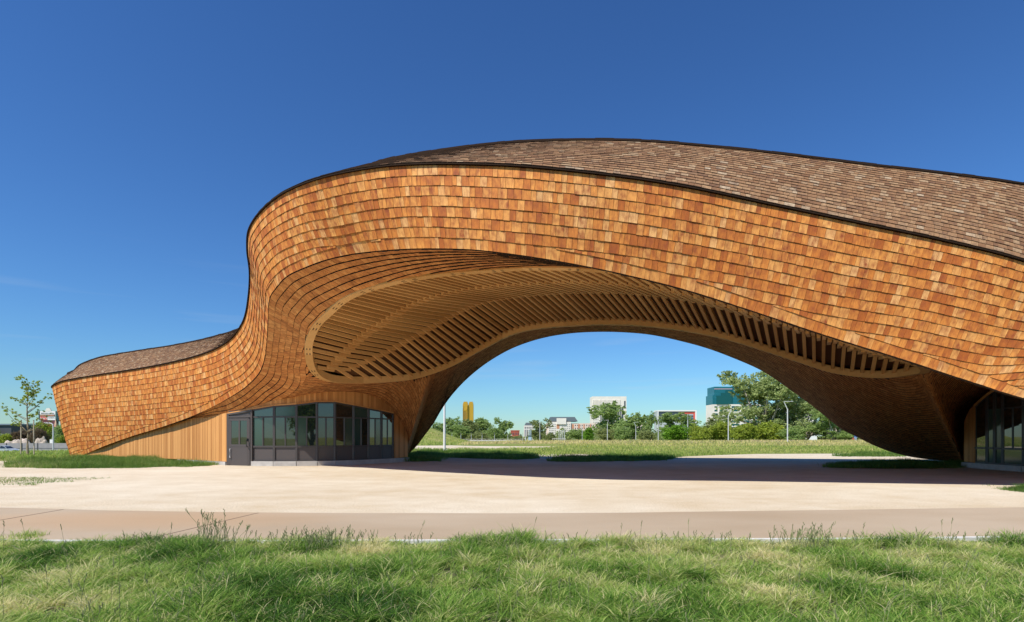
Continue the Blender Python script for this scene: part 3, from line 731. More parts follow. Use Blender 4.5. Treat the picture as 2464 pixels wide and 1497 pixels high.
# door
dr = MB(); xa, xb = 549.5, 606; A = lambda z, o_=0: plan(wallL, xa, z, o_); Bp = lambda z, o_=0: plan(wallL, xb, z, o_); M = lambda z, t_: A(z)*(1-t_)+Bp(z)*t_
dr.bar(A(0.01, .05), A(Gtop(549), .05), .09, .12, up=(0,1,0)); dr.bar(Bp(0.01, .05), Bp(Gtop(606), .05), .07, .12, up=(0,1,0))
dr.bar(A(2.12, .05), Bp(2.12, .05), .10, .07); dr.bar(A(Gtop(549)-.03, .05), Bp(Gtop(606)-.03, .05), .10, .07)
for t_ in (.10, .88): dr.bar(M(.03, t_)-(0,.04,0), M(2.06, t_)-(0,.04,0), .13, .05, up=(0,1,0))
dr.bar(M(2.02, .1)-(0,.04,0), M(2.02, .88)-(0,.04,0), .05, .14); dr.bar(M(.87, .1)-(0,.04,0), M(.87, .88)-(0,.04,0), .05, .10); dr.bar(M(.92, .5)-(0,.04,0), M(1.95, .5)-(0,.04,0), .07, .05, up=(0,1,0))
dr.bar(M(.42, .1)-(0,.04,0), M(.42, .88)-(0,.04,0), .03, .82); dr.bar(M(2.28, .03)-(0,.02,0), M(2.28, .95)-(0,.02,0), .03, .26)
door = dr.build('door', [M_panel]); under(door)
for t0, t1 in ((.16, .46), (.54, .83)):
    m_ = MB(); m_.bar(M(1.43, t0)-(0,.03,0), M(1.43, t1)-(0,.03,0), .012, 1.04); c = m_.build('pane', [M_glass]); c.parent = door
m_ = MB(); h0 = M(1.12, .86)-(0,.08,0); h1 = M(.82, .86)-(0,.08,0)
m_.tube([h0, h0-(0,.06,0), h0-(.02,.08,.06), h1-(.02,.08,-.04), h1-(0,.06,0), h1], .016, 8); m_.bar(h0-(.0,.0,.05), h0+(0,0,.06), .06, .03, up=(0,1,0))
c = m_.build('handle', [M_steel, M_galv]); c.parent = door; m_ = MB()
m_.tube([M(.72,.12)-(0,.08,0), M(.72,.12)-(0,.12,0), M(.35,.12)-(0,.12,0), M(.35,.12)-(0,.08,0)], .02, 8, m=1)
c = m_.build('handle', [M_steel, M_galv]); c.parent = door

# right room
mb = MB(); rp = [(2320,1112),(2320,1090),(2320,1060),(2320,1016),(2334,986.5),(2347,972.5),(2360,962),(2376,949),(2394,937),(2415,929)]
for (xa_, ya_), (xb_, yb_) in zip(rp[:-1], rp[1:]): mb.add([P(xa_, ya_, dW(wallR, xa_)-.02), P(xb_, yb_, dW(wallR, xb_)-.02), P(xb_, yb_, WR_deep(xb_)), P(xa_, ya_, WR_deep(xa_))], [(0,1,2,3)])
o = mb.build('wall_return', [M_plank]); tint_faces(o, 1); under(o)
planks('plank_wall', wallR, 2320.5, 2347, lambda x: .22, lambda x: zat(wallR, x, float(np.interp(x, [2320,2334,2347],[1016,986,974]))))
def GtopR(x): return zat(wallR, x, float(np.interp(x, [2347,2376,2394,2430,2480,2560,2700,2850,3050],[978,953,941,928,912,905,912,935,965])))
for i, (a, b) in enumerate(zip([2348,2376,2394,2414,2464,2540,2640,2760,2900],[2376,2394,2414,2464,2540,2640,2760,2900,3050])):
    zt = 2.32; narrow = (b-a) < 35
    bay(wallR, a+.6, b-.6, .2, .81, zt, GtopR(a), GtopR(b), centre=not narrow, lower='pane', trn=not narrow, kinds=((0,0,0), (1,0,0), (1,1,0), (0,0,0))[i % 4])
m_ = MB(); xsr = [2345,2347,2376,2394,2430,2480,2560,2700,2850,3000]
for a, b in zip(xsr[:-1], xsr[1:]): m_.bar(plan(wallR, a, GtopR(a)+.04, .03), plan(wallR, b, GtopR(b)+.04, .03), .10, .08)
m_.bar(plan(wallR, 2346.5, .2, .03), plan(wallR, 2346.5, GtopR(2347)+.04, .03), .07, .07, up=(0,1,0))
o = m_.build('header_trim', [M_plank]); tint_faces(o, 6); under(o)

# ------------------------------------------------------------------ ground
def hfun(X, Y):
    X = np.asarray(X, float); Y = np.asarray(Y, float)
    h = 0.42*np.exp(-((Y-92)/13.0)**2)*(1/(1+np.exp(-(X+4)/3.0)))
    r = np.sqrt(X*X+Y*Y)
    h = h - 2.3*np.clip((r-120)/260, 0, 1)**1.3*(Y > 0)
    h = h + 3.1*np.exp(-(((X+17.5)/6.5)**2+((Y-108)/9.0)**2))       # green bank beyond the left room
    h = h - 2.35*np.clip((Y-45)/40, 0, 1)**1.1/(1+np.exp((X+40)/3.0))*(r < 135) - 2.35*(r >= 135)*np.clip(1-(r-135)/120, 0, 1)/(1+np.exp((X+40)/3.0))*(Y > 0)
    return h
def vnoise(x, y, s, seed=0):
    r = np.random.default_rng(seed); g = r.random((64, 64)); x = x/s; y = y/s
    xi = np.floor(x).astype(int); yi = np.floor(y).astype(int); fx = x-xi; fy = y-yi; fx = fx*fx*(3-2*fx); fy = fy*fy*(3-2*fy)
    a = g[xi % 64, yi % 64]; b = g[(xi+1) % 64, yi % 64]; c = g[xi % 64, (yi+1) % 64]; d = g[(xi+1) % 64, (yi+1) % 64]
    return (a*(1-fx)+b*fx)*(1-fy)+(c*(1-fx)+d*fx)*fy

ys = np.concatenate([np.array([-400, -150, -60, -20, 0]), np.linspace(8, 60, 14), np.linspace(64, 130, 34), np.array([140,155,175,200,240,290,350,420,600,1000,2000,4500])])
xs = np.concatenate([-np.array([4500,2000,1000,500,300,200,140,110,90,75])[:], np.linspace(-65, 65, 66), np.array([75,90,110,140,200,300,500,1000,2000,4500])])
XX, YY = np.meshgrid(xs, ys, indexing='ij'); ZZ = hfun(XX, YY)-.012
V = np.stack([XX, YY, ZZ], -1).reshape(-1, 3); ny = len(ys)
Fc = [(i*ny+j, (i+1)*ny+j, (i+1)*ny+j+1, i*ny+j+1) for i in range(len(xs)-1) for j in range(ny-1)]
o = link_mesh('ground', V, Fc, [M_field], smooth=True); o['kind'] = 'structure'

def sheet(name, pts, z, mat, kind='structure'):
    V = [(p[0], p[1], z) for p in pts]; o = link_mesh(name, V, [tuple(range(len(V)))], [mat])
    me = o.data
    import bmesh
    bm = bmesh.new(); bm.from_mesh(me); bmesh.ops.triangulate(bm, faces=bm.faces[:]); 
    for f in bm.faces:
        if f.normal.z < 0: f.normal_flip()
    bm.to_mesh(me); bm.free()
    if kind: o['kind'] = kind
    return o
def gp(px): return [tuple(G(x, y)[:2]) for x, y in px]
front_edge = [(-700,1224),(0,1222.5),(150,1226),(240,1229),(420,1232),(620,1234.5),(900,1236),(1200,1236.5),(1500,1235),(1800,1231),(2100,1227),(2300,1224),(2464,1222),(3200,1214)]
back_edge = [(4200,1099),(2700,1098),(2250,1098),(2070,1091.5),(1820,1092.5),(1720,1095.5),(1640,1099),(1560,1098.5),(1470,1096),(1400,1093),(1280,1093),(1272,1096),(1300,1103),(1250,1106),(1150,1104),(1043,1100),(900,1103),(170,1104),(100,1109),(-400,1110)]
sheet('plaza', [tuple(np.array(p)) for p in gp(front_edge)]+gp(back_edge), .0, M_gravel)
# sand strip across the far field
sheet('sand_path', gp([(985,1081.5),(1100,1081),(1200,1080),(1300,1078.5),(1372,1073.5),(1330,1071.5),(1200,1071),(1100,1072),(985,1073)]), .012, M_gravel)
sheet('side_path', gp([(-500,1119),(0,1117),(40,1114.5),(95,1109),(90,1108),(40,1110.5),(-500,1112)]), .010, M_gravel)
kerb_px = [(-700,1300),(0,1304),(60,1305.5),(300,1306),(620,1306),(1000,1305),(1500,1303.5),(2000,1301),(2300,1298),(2464,1296),(3200,1288)]
kf = gp(kerb_px); 
path_pts = [(p[0], p[1]-.02) for p in gp(front_edge)]+kf[::-1]
sheet('concrete_path', path_pts, .012, M_path)
M_joint, t_, b_ = new_mat('joint', 0.95, (.22,.16,.11))
mb = MB()
for a, b in (((-60,1262),(152,1226.3)), ((386,1290),(622,1234.2)), ((2464+250,1300),(2464+420,1222))):
    pa = G(*a, .012); pb = G(*b, .012); mb.bar(pa+(0,0,.001), pb+(0,0,.001), .010, .006)
o = mb.build('path_joint', [M_joint]); o['kind'] = 'structure'
mb = MB()
for a, b in zip(kf[:-1], kf[1:]): mb.bar((a[0], a[1]-.035, .010), (b[0], b[1]-.035, .010), .07, .05)
o = mb.build('kerb', [M_curb]); o['kind'] = 'structure'
sheet('lawn_soil', [(p[0], p[1]-.15) for p in kf]+[(30,-14),(-30,-14)], .006, M_soil)

# ------------------------------------------------------------------ grass blades
def blades(name, bx, by, bz, h, wid, lean, ang, tint, mat, seg=2, label=None, curl=1.0):
    n = len(bx); ca, sa = np.cos(ang), np.sin(ang)          # lean direction
    wa = RNG.random(n)*np.pi; wx, wy = np.cos(wa)*wid/2, np.sin(wa)*wid/2
    levels = [0, .5, 1.0] if seg == 2 else [0, .35, .7, 1.0]
    rows = []
    for li, t in enumerate(levels):
        q = t**(1+curl*.9); hx = bx+ca*lean*h*q; hy = by+sa*lean*h*q; hz = bz+h*(t-.32*curl*lean*t*t)
        if li == len(levels)-1: rows.append(np.stack([hx, hy, hz], 1)[:, None, :])
        else:
            k = 1-.35*t
            rows.append(np.stack([np.stack([hx-wx*k, hy-wy*k, hz], 1), np.stack([hx+wx*k, hy+wy*k, hz], 1)], 1))
    V = np.concatenate(rows, 1); nv = V.shape[1]; V = V.reshape(-1, 3)
    me = bpy.data.meshes.new(name); me.vertices.add(len(V)); me.vertices.foreach_set('co', V.astype(np.float32).ravel())
    L = len(levels); loops = []; base = np.arange(n)*nv
    tot = []; 
    per = []
    for li in range(L-2):
        a = 2*li; per += [a, a+1, a+3, a+2]; tot.append(4)
    a = 2*(L-2); per += [a, a+1, a+2]; tot.append(3)
    loops = (base[:, None]+np.array(per)[None]).ravel(); nl = len(per)
    me.loops.add(len(loops)); me.loops.foreach_set('vertex_index', loops.astype(np.int32))
    starts1 = np.concatenate([[0], np.cumsum(tot)[:-1]]); starts = (np.arange(n)[:, None]*nl+starts1[None]).ravel()
    me.polygons.add(len(starts)); me.polygons.foreach_set('loop_start', starts.astype(np.int32)); me.polygons.foreach_set('loop_total', np.tile(tot, n).astype(np.int32))
    ca_ = me.color_attributes.new('tint', 'FLOAT_COLOR', 'POINT'); tc_ = np.repeat(np.clip(tint, 0, 1), nv); arr = np.stack([tc_, tc_, tc_, np.ones_like(tc_)], 1)
    ca_.data.foreach_set('color', arr.astype(np.float32).ravel())
    me.materials.append(mat); me.update(); me.validate()
    o = bpy.data.objects.new(name, me); COL.objects.link(o); o['kind'] = 'stuff'
    return o
# foreground lawn
def lawn():
    nt = 18000; Y = 6.62 - 4.25*RNG.random(nt)**1.0; Y = np.where(RNG.random(nt) < .5, Y, 6.62-3.2*RNG.random(nt))
    X = (RNG.random(nt)*2-1)*(Y*.95+2.2); X = X+(vnoise(X, Y, .3, 2)-.5)*.35; Y = np.minimum(Y+(vnoise(X, Y, .3, 9)-.5)*.3, 6.62+.22*(vnoise(X, Y*0, .45, 31)-.3)+.10*(np.abs(X+.8) < 3.6))
    clump = vnoise(X+50, Y+50, .62, 3); patch = vnoise(X+90, Y+20, .28, 4); big = vnoise(X+30, Y+70, 1.9, 12)
    nb = 24; bx = np.repeat(X, nb); by = np.repeat(Y, nb); n = nt*nb; tr = RNG.normal(0, 1, nt)
    r = RNG.random(n)**.7*.055; a = RNG.random(n)*2*np.pi; bx = bx+np.cos(a)*r; by = by+np.sin(a)*r
    hh = np.repeat((.060+.150*np.clip(clump-.25, 0, 1)**1.4+.05*patch)*(1+.22*tr), nb)*(.45+.8*RNG.random(n)); hh = np.clip(hh, .03, .34)
    hh = np.where(by < 3.2, hh*np.clip((by-1.2)/2, .3, 1), hh)
    lean = .45+1.0*RNG.random(n); ang = a+RNG.normal(0, .55, n); ang = np.where(RNG.random(n) < .12, .5+RNG.normal(0, .8, n), ang)
    ti = np.repeat(.47-.55*(clump-.2)+.60*(patch-.5)+.45*(big-.45)+.09*tr, nb)+RNG.normal(0, .16, n); ti = np.where(RNG.random(n) < .08, .8+.2*RNG.random(n), ti)
    straw = np.repeat(vnoise(X+7, Y+3, .5, 41) > .84, nb) & (RNG.random(n) < .5); ti = np.where(straw, .85+.15*RNG.random(n), ti)
    o = blades('lawn_grass', bx, by, np.zeros(n), hh, .004+.005*RNG.random(n), lean, ang, ti, M_lawn, 3)
    o['label'] = 'long tufted green grass filling the foreground'
lawn()
# patches of meadow grass on the plaza
def inside(px, py, poly):
    c = np.zeros(len(px), bool); n = len(poly); j = n-1
    for i in range(n):
        xi, yi = poly[i]; xj, yj = poly[j]
        k = ((yi > py) != (yj > py)) & (px < (xj-xi)*(py-yi)/(yj-yi+1e-12)+xi); c ^= k; j = i
    return c
def patch(px, dens, h, name='grass_patch', mound=.0, wid=.014, mat=None, label=None, t0=.3, soil=True):
    poly = gp(px); P_ = np.array(poly); lo = P_.min(0); hi = P_.max(0); area = (hi-lo).prod(); n = int(area*dens)
    bx = lo[0]+RNG.random(n)*(hi[0]-lo[0]); by = lo[1]+RNG.random(n)*(hi[1]-lo[1])
    ex = bx+(vnoise(bx, by, .5, 5)-.5)*1.1+RNG.normal(0, .10, n); ey = by+(vnoise(bx+40, by, .5, 6)-.5)*.8+RNG.normal(0, .10, n)
    k = inside(ex, ey, poly); bx = bx[k]; by = by[k]; n = len(bx); cl = vnoise(bx, by, .9, 7)
    hh = h*(.30+1.15*cl**1.3)*(.5+.9*RNG.random(n)); ti = t0+.12+.55*(vnoise(bx, by, 1.7, 8)-.5)+RNG.normal(0, .20, n)
    if soil: c_ = P_.mean(0); sheet('grass_bed', [tuple(c_+(p-c_)*.93) for p in P_], .004, M_soil)
    o = blades(name, bx, by, hfun(bx, by), hh, wid*(.6+.8*RNG.random(n)), .3+.7*RNG.random(n), RNG.random(n)*6.28, ti, mat or M_tuft, 2)
    if label: o['label'] = label
    return o
patch([(22,1124.5),(60,1113),(130,1106.5),(200,1103),(300,1103),(400,1108),(540,1113),(548,1117),(500,1121.5),(400,1124.5),(250,1127.5),(110,1128)], 700, .27, t0=.42, label='dark green grass bed at the foot of the plank wall')
patch([(973,1110.5),(977,1096),(1000,1092),(1040,1098),(1066,1106),(1062,1110.5),(1000,1111.5)], 420, .24)
patch([(1000,1094),(1020,1088),(1100,1086),(1200,1089),(1262,1093),(1300,1103.5),(1250,1106.5),(1150,1104),(1043,1100)], 260, .30, wid=.02, t0=.25, soil=False)
patch([(1318,1111),(1345,1102),(1400,1099),(1500,1096.5),(1600,1097),(1645,1098.5),(1600,1108.5),(1480,1110.5),(1400,1112)], 300, .24, wid=.018, t0=.22)
patch([(1985,1123),(2040,1115.5),(2150,1112.5),(2322,1112),(2322,1126),(2200,1128.5),(2080,1128),(2000,1126.5)], 520, .24, t0=.2)
patch([(2005,1098.5),(2060,1092),(2110,1091),(2230,1098),(2120,1099.5)], 200, .26, wid=.02, soil=False)
patch([(2412,1177),(2432,1171),(2470,1167.5),(2600,1172),(2600,1184),(2500,1187),(2440,1183)], 1500, .10, wid=.009, t0=.45)
patch([(-160,1150),(0,1150),(150,1149),(238,1150),(200,1158),(60,1167),(-160,1177)], 330, .05, wid=.010, t0=.6, label='thin grass growing through the grid pavers', soil=False)
patch([(-40,1288),(0,1290),(18,1291),(45,1299),(52,1304),(20,1307),(-40,1308)], 3500, .12, wid=.006, mat=M_lawn, t0=.35, soil=False)
# meadow beyond the pavilion
def meadow():
    out = []
    for (y0, y1, dens, w_, h_, sd) in ((30, 46, 34, .035, .26, 21), (46, 70, 20, .06, .30, 22), (70, 104, 13, .09, .42, 23)):
        n = int((y1-y0)*(y1+y0)*.93*dens*.62); Y = np.sqrt(y0**2+RNG.random(n)*(y1**2-y0**2)); X = (RNG.random(n)*1.78-.93)*Y
        be = np.array(gp(back_edge)); be = be[np.argsort(be[:, 0]*1.0/be[:, 1])]
        lim = np.interp(X/Y, be[:, 0]/be[:, 1], be[:, 1])
        k = Y > lim+.25
        # sand strip, the buildings and what they hide
        sp_ = np.array(gp([(985,1081.5),(1100,1081),(1200,1080),(1300,1078.5),(1372,1073.5),(1330,1071.5),(1200,1071),(1100,1072),(985,1073)])); k &= ~inside(X, Y, [tuple(p) for p in sp_])
        px = CX+X/Y*F; k &= ((px < 172) | (px > 975)) & (px < 2200)
        k &= ~((px < 110) & (Y > 24) & (Y < 30))
        X = X[k]; Y = Y[k]; n = len(X); cl = vnoise(X, Y, 2.2, sd); bigp = vnoise(X*.5, Y*1.4, 5.0, 30)
        crest = np.clip((Y-62)/22, 0, 1)*(X > -8); fr = np.clip((50-Y)/15, 0, 1)
        ti = .33+.35*(bigp-.45)+.42*crest-.25*fr+RNG.normal(0, .13, n)
        out.append((X, Y, h_*(.4+.8*cl)*(.6+.7*RNG.random(n)), w_*(.6+.8*RNG.random(n)), ti))
    X, Y, H, W, T = [np.concatenate(q) for q in zip(*out)]
    o = blades('meadow_grass', X, Y, hfun(X, Y), H, W, .3+.7*RNG.random(len(X)), RNG.random(len(X))*6.28, T, M_dry, 2)
    o['label'] = 'yellow green meadow grass spreading behind the pavilion'
meadow()
# tall seed stalks along the lawn edge
def stalks():
    mb = MB(); rr = random.Random(5)
    spots = [(510,1232,14,.10),(528,1250,8,.12),(800,1268,26,.30),(760,1280,12,.2),(1940,1262,22,.14),(1960,1285,14,.2),(330,1285,4,.2),(430,1288,5,.2),(1590,1290,8,.4),(1740,1292,8,.4),(2250,1288,9,.5),(2380,1285,9,.5),(1180,1290,7,.8),(650,1290,6,.5),(880,1292,6,.5),(2120,1290,6,.4),(1330,1292,5,.5)]
    for x, ytop, n, sp in spots:
        for k in range(int(n*1.9)):
            D = rr.uniform(6.0, 6.55); X = (x-CX)/F*D+rr.gauss(0, sp); top = EYE+(HOR-ytop)/F*D
            h = max(.16, top*rr.uniform(.55, 1.05)); le = rr.gauss(.05, .10); pts = [Vector((X+le*(t_**2)*h*2.2, D+rr.gauss(0, .01), h*t_)) for t_ in (0, .35, .7, 1)]
            mb.tube(pts, [.0030, .0026, .0022, .0014], 4, cap=False)
            tip = pts[-1]; d = (pts[-1]-pts[-2]).normalized()
            for q in range(5):
                a_ = tip-d*(q*.018); sd = Vector((rr.uniform(-1, 1), rr.uniform(-1, 1), 1.4)).normalized(); mb.tube([a_, a_+sd*.022, a_+sd*.03], [.0015, .0042, .0005], 4, cap=False)
    for k in range(150):
        D = rr.uniform(3.0, 6.3); X = rr.uniform(-1, 1)*(D*.93); h = rr.uniform(.22, .36); le = rr.gauss(.05, .25)
        pts = [Vector((X+le*(t_**2)*h, D, h*t_)) for t_ in (0, .4, .75, 1)]; mb.tube(pts, [.0022, .002, .0016, .0008], 4, cap=False)
        tip = pts[-1]; d = (pts[-1]-pts[-2]).normalized()
        for q in range(4):
            a_ = tip-d*(q*.016); sd = Vector((rr.uniform(-.6, .6), rr.uniform(-.6, .6), 1.5)).normalized(); mb.tube([a_, a_+sd*.02, a_+sd*.03], [.0015, .0038, .0005], 4, cap=False)
    o = mb.build('seed_stalks', [simple('stalk', (.20,.22,.09), .8)]); o['kind'] = 'stuff'; o['label'] = 'thin seed stalks standing above the lawn edge'
stalks()

# ------------------------------------------------------------------ trees
def crown_mesh(name, blobs, nleaf, size, mat, seed=0, flat=.85, droop=0):
    """blobs: (x,y,z,rx,ry,rz); many leaf-size quads gathered in clumps through the blobs' volume"""
    r = np.random.default_rng(seed); blobs = np.array(blobs, float); vol = blobs[:, 3]*blobs[:, 4]*blobs[:, 5]; pr = vol**.72; pr /= pr.sum()
    ncl = max(8, nleaf//26); bi = r.choice(len(blobs), ncl, p=pr); d = r.normal(size=(ncl, 3)); d /= np.linalg.norm(d, axis=1, keepdims=True)
    rad = r.random(ncl)**.42; c = blobs[bi, :3]+d*rad[:, None]*blobs[bi, 3:6]
    crad = (.10+.12*r.random(ncl))*np.cbrt(vol[bi]); tcl = r.random(ncl)
    per = nleaf//ncl; q = np.repeat(np.arange(ncl), per); n = len(q); off = r.normal(size=(n, 3)); off *= (crad[q]*.75)[:, None]; off[:, 2] *= flat
    p = c[q]+off; a = r.normal(size=(n, 3)); a /= np.linalg.norm(a, axis=1, keepdims=True); b = r.normal(size=(n, 3)); b -= (a*b).sum(1, keepdims=True)*a; b /= np.linalg.norm(b, axis=1, keepdims=True)
    s = size*(.5+.9*r.random(n))[:, None]; V = np.stack([p-a*s, p-b*s*.55, p+a*s, p+b*s*.55], 1).reshape(-1, 3)
    me = bpy.data.meshes.new(name); me.vertices.add(4*n); me.vertices.foreach_set('co', V.astype(np.float32).ravel())
    me.loops.add(4*n); me.loops.foreach_set('vertex_index', np.arange(4*n, dtype=np.int32)); me.polygons.add(n)
    me.polygons.foreach_set('loop_start', np.arange(0, 4*n, 4, dtype=np.int32)); me.polygons.foreach_set('loop_total', np.full(n, 4, dtype=np.int32))
    t_ = np.repeat(np.clip(.5*tcl[q]+.5*r.random(n), 0, 1), 4); ca = me.color_attributes.new('tint', 'FLOAT_COLOR', 'POINT'); ca.data.foreach_set('color', np.stack([t_, t_, t_, np.ones_like(t_)], 1).astype(np.float32).ravel())
    me.materials.append(mat); me.update(); me.validate(); return me
def trunk_mesh(name, h, r0, limbs, mat, seed=0, kind='tree'):
    rr = random.Random(seed); mb = MB(); n = 5; pts = [Vector((rr.gauss(0, .03)*h*i/n, rr.gauss(0, .03)*h*i/n, h*i/n-.15)) for i in range(n+1)]
    mb.tube(pts, [r0*(1-.7*i/n) for i in range(n+1)], 8)
    for (x, y, z) in limbs:
        s = pts[rr.randint(1, 3)]; e = Vector((x, y, z)); m = (s+e)/2+Vector((0, 0, -.08*(e-s).length))
        mb.tube([s, m, e], [r0*.45, r0*.30, r0*.08], 6)
    me = bpy.data.meshes.new(name); me.from_pydata(mb.V, [], mb.F); me.materials.append(mat); me.update(); return me
PROTO = {}
def proto(kind, col, seed):
    """unit-height (1 m) trees, scaled where they are planted"""
    key = (kind, col, seed)
    if key in PROTO: return PROTO[key]
    rr = random.Random(seed*7+3); bl = []
    if kind == 'round':
        bl = [(rr.uniform(-.14,.14), rr.uniform(-.14,.14), rr.uniform(.22,.80), rr.uniform(.13,.22), rr.uniform(.13,.22), rr.uniform(.10,.17)) for _ in range(13)]; bl += [(0,0,.50,.30,.30,.34)]
        nl, sz, th = 9000, .022, .55
    elif kind == 'loose':
        bl = [(rr.uniform(-.24,.24), rr.uniform(-.24,.24), rr.uniform(.16,.84), rr.uniform(.10,.18), rr.uniform(.10,.18), rr.uniform(.10,.17)) for _ in range(19)]
        nl, sz, th = 9000, .019, .6
    elif kind == 'big':
        bl = [(rr.uniform(-.30,.30), rr.uniform(-.22,.22), rr.uniform(.10,.84), rr.uniform(.09,.16), rr.uniform(.09,.16), rr.uniform(.08,.15)) for _ in range(38)]
        nl, sz, th = 30000, .0125, .6
    elif kind == 'bush':
        bl = [(rr.uniform(-.42,.42), rr.uniform(-.3,.3), rr.uniform(.15,.70), rr.uniform(.20,.34), rr.uniform(.2,.3), rr.uniform(.16,.28)) for _ in range(14)]; bl += [(0,0,.35,.6,.45,.42)]
        nl, sz, th = 11000, .030, .25
    cm = crown_mesh('crown', bl, nl, sz, M_leaf[col], seed)
    limbs = [b[:3] for b in bl[:9 if kind != 'big' else 16]]
    tm = trunk_mesh('trunk', th, .035 if kind != 'bush' else .02, limbs, M_palebark if kind in ('big',) else M_bark, seed)
    PROTO[key] = (cm, tm); return PROTO[key]
def plant(px, ytop, ybase, wpx, D, kind, col, label, group=None, seed=0, rz=None, X=None, name=None, cat='tree'):
    cm, tm = proto(kind, col, seed)
    Xw = (px-CX)/F*D if X is None else X; zb = float(hfun(Xw, D)); top = EYE+(HOR-ytop)/F*D; h = max(.8, top-zb); w = wpx/F*D
    nat = {'round': .74, 'loose': .72, 'big': .86, 'bush': 1.45}[kind]
    nm = name or ('bush' if kind == 'bush' else 'tree')
    e = empty(nm, (Xw, D, zb), rz if rz is not None else random.uniform(0, 6.28)); tops = {'round': .93, 'loose': .97, 'big': .96, 'bush': .97}[kind]
    e.scale = (w/nat, w/nat, h/tops)
    for n_, m_ in (('crown', cm), ('trunk', tm)):
        c = bpy.data.objects.new(n_, m_); COL.objects.link(c); c.parent = e
    tag(e, label, cat if kind != 'bush' else 'bush', group); return e
gl_ = 'trees on the far side of the field'; gr_ = 'bushes and trees behind the lamp row'
TR = [
 (1047,1012,1060,52,330,'loose','mid','leafy green tree just left of the tall white pole',gl_,1),
 (1088,1001,1060,62,340,'loose','mid','open crowned tree just right of the tall white pole',gl_,2),
 (1062,1033,1062,60,300,'bush','mid','low green scrub at the foot of the tall white pole',gl_,1),
 (1128,1008,1062,66,320,'round','olive','olive green tree right in front of the gold tower',gl_,3),
 (1110,1022,1062,55,290,'round','mid','rounded tree before the left foot of the gold tower',gl_,4),
 (1163,1003,1062,62,330,'round','mid','dense tree just right of the gold tower',gl_,5),
 (1186,1022,1062,50,300,'bush','mid','bushy clump between the two dense trees right of the gold tower',gl_,2),
 (1209,1004,1062,54,325,'loose','mid','rightmost tree of the clump right of the gold tower',gl_,6),
 (1150,1036,1062,70,285,'bush','olive','olive scrub under the trees right of the gold tower',gl_,3),
 (1298,1005,1062,52,300,'loose','olive','thin tree hiding the right end of the arched white building',gl_,7),
 (1322,1040,1062,46,270,'bush','olive','small bush below the left end of the long pink building',gl_,3),
 (1245,1047,1062,40,290,'bush','olive','low brownish bush in front of the red brick building',gl_,4),
 (1390,1031,1066,60,215,'round','mid','soft green rounded tree at the foot of the long pink building',gl_,8),
 (1416,1025,1066,44,205,'bush','dark','vivid green bush behind a bent lamp below the pink building',gl_,5),
 (1463,962,1062,104,240,'loose','mid','tall open tree standing in front of the white office tower',gl_,9),
 (1462,1024,1066,66,190,'bush','olive','grey green bush under the tall tree of the white tower',gl_,6),
 (1522,990,1066,84,190,'round','mid','broad green tree right of the white office tower',gl_,10),
 (1500,1022,1066,60,175,'bush','mid','green bush at the foot of the broad tree',gl_,7),
 (1566,992,1066,50,230,'loose','mid','slim tree left of the low red striped building',gl_,11),
 (1556,1030,1066,56,170,'bush','olive','thin greyish bush right of the broad tree',gl_,8),
 (1632,990,1066,116,210,'loose','mid','wide tree in front of the low red striped building',gl_,12),
 (1626,1018,1067,84,132,'bush','dark','dark glossy bush between the fourth and fifth lamps',gr_,9),
 (1683,1016,1067,76,128,'bush','lime','yellow green bush just right of the third lamp',gr_,10),
 (1735,1010,1067,92,130,'bush','lime','tangled lime bush below the teal glass tower',gr_,11),
 (1718,996,1066,60,170,'loose','olive','twiggy tree in front of the teal tower left corner',gr_,13),
 (1790,1014,1067,90,124,'bush','lime','bright yellow green bush right of the second lamp',gr_,12),
 (1850,1008,1067,100,126,'bush','lime','bright bush beneath the great cottonwood',gr_,13),
 (1908,1022,1067,90,122,'bush','mid','darker bush beside the nearest bent lamp',gr_,14),
 (1838,880,1064,235,135,'big','pale','great cottonwood, the tallest tree, partly behind the pavilion arch',gr_,14),
 (1935,940,1066,150,128,'big','pale','second large cottonwood behind the nearest lamp',gr_,15),
 (2010,985,1064,130,120,'big','mid','leaning tree with pale trunk under the right arch',gr_,16),
 (2080,1018,1066,90,118,'bush','olive','scrubby bush at the right end of the row',gr_,15),
 (-20,1018,1066,70,150,'bush','mid','green bush at the far left edge',None,16),
 (22,1035,1066,50,140,'bush','lime','yellow green bush by the left grey fence',None,17),
 (108,1008,1066,46,150,'round','lime','green tree left of the scoreboard',None,17),
 (98,1022,1066,52,140,'bush','brown','brown leafless shrub in front of the scoreboard',None,18),
 (66,1028,1066,70,142,'bush','brown','wide brown shrub behind the staked young tree',None,19),
 (148,1018,1066,44,140,'round','mid','green tree beside the left tip of the pavilion',None,18),
 (152,1040,1066,40,130,'bush','lime','small lime bush beside the left tip of the pavilion',None,20),
]
# continuous far wood on the horizon, nobody could count its trees
def wood():
    r = random.Random(9); bl = []
    for i in range(150):
        X = -75+i*2.4*1.05+r.uniform(-1, 1); D = r.uniform(395, 425); h = r.uniform(3.0, 6.5); bl.append((X, D, h*.5-2.3, r.uniform(2.2, 4), 3, h*.62))
    for i in range(30):
        D = r.uniform(345, 380); X = r.uniform(-52, -4)*D/345; h = r.uniform(6, 9.5); bl.append((X, D, h*.45-2.3, r.uniform(3, 5), 3, h*.55))
    for i in range(44):
        D = r.uniform(255, 300); X = r.uniform(24, 175)*D/345; h = r.uniform(5, 8.0); bl.append((X, D, h*.45-2.3, r.uniform(3, 5), 3, h*.55))
    me = crown_mesh('far_wood', bl, 90000, .40, M_leaf['pale'], 77); o = bpy.data.objects.new('far_wood', me); COL.objects.link(o); o['kind'] = 'stuff'; o['label'] = 'low continuous belt of far woodland along the horizon'
wood()
for (px, yt, yb, w, D, k, c, lab, g, sd) in TR: plant(px, yt, yb, w, D, k, c, lab, g, sd)
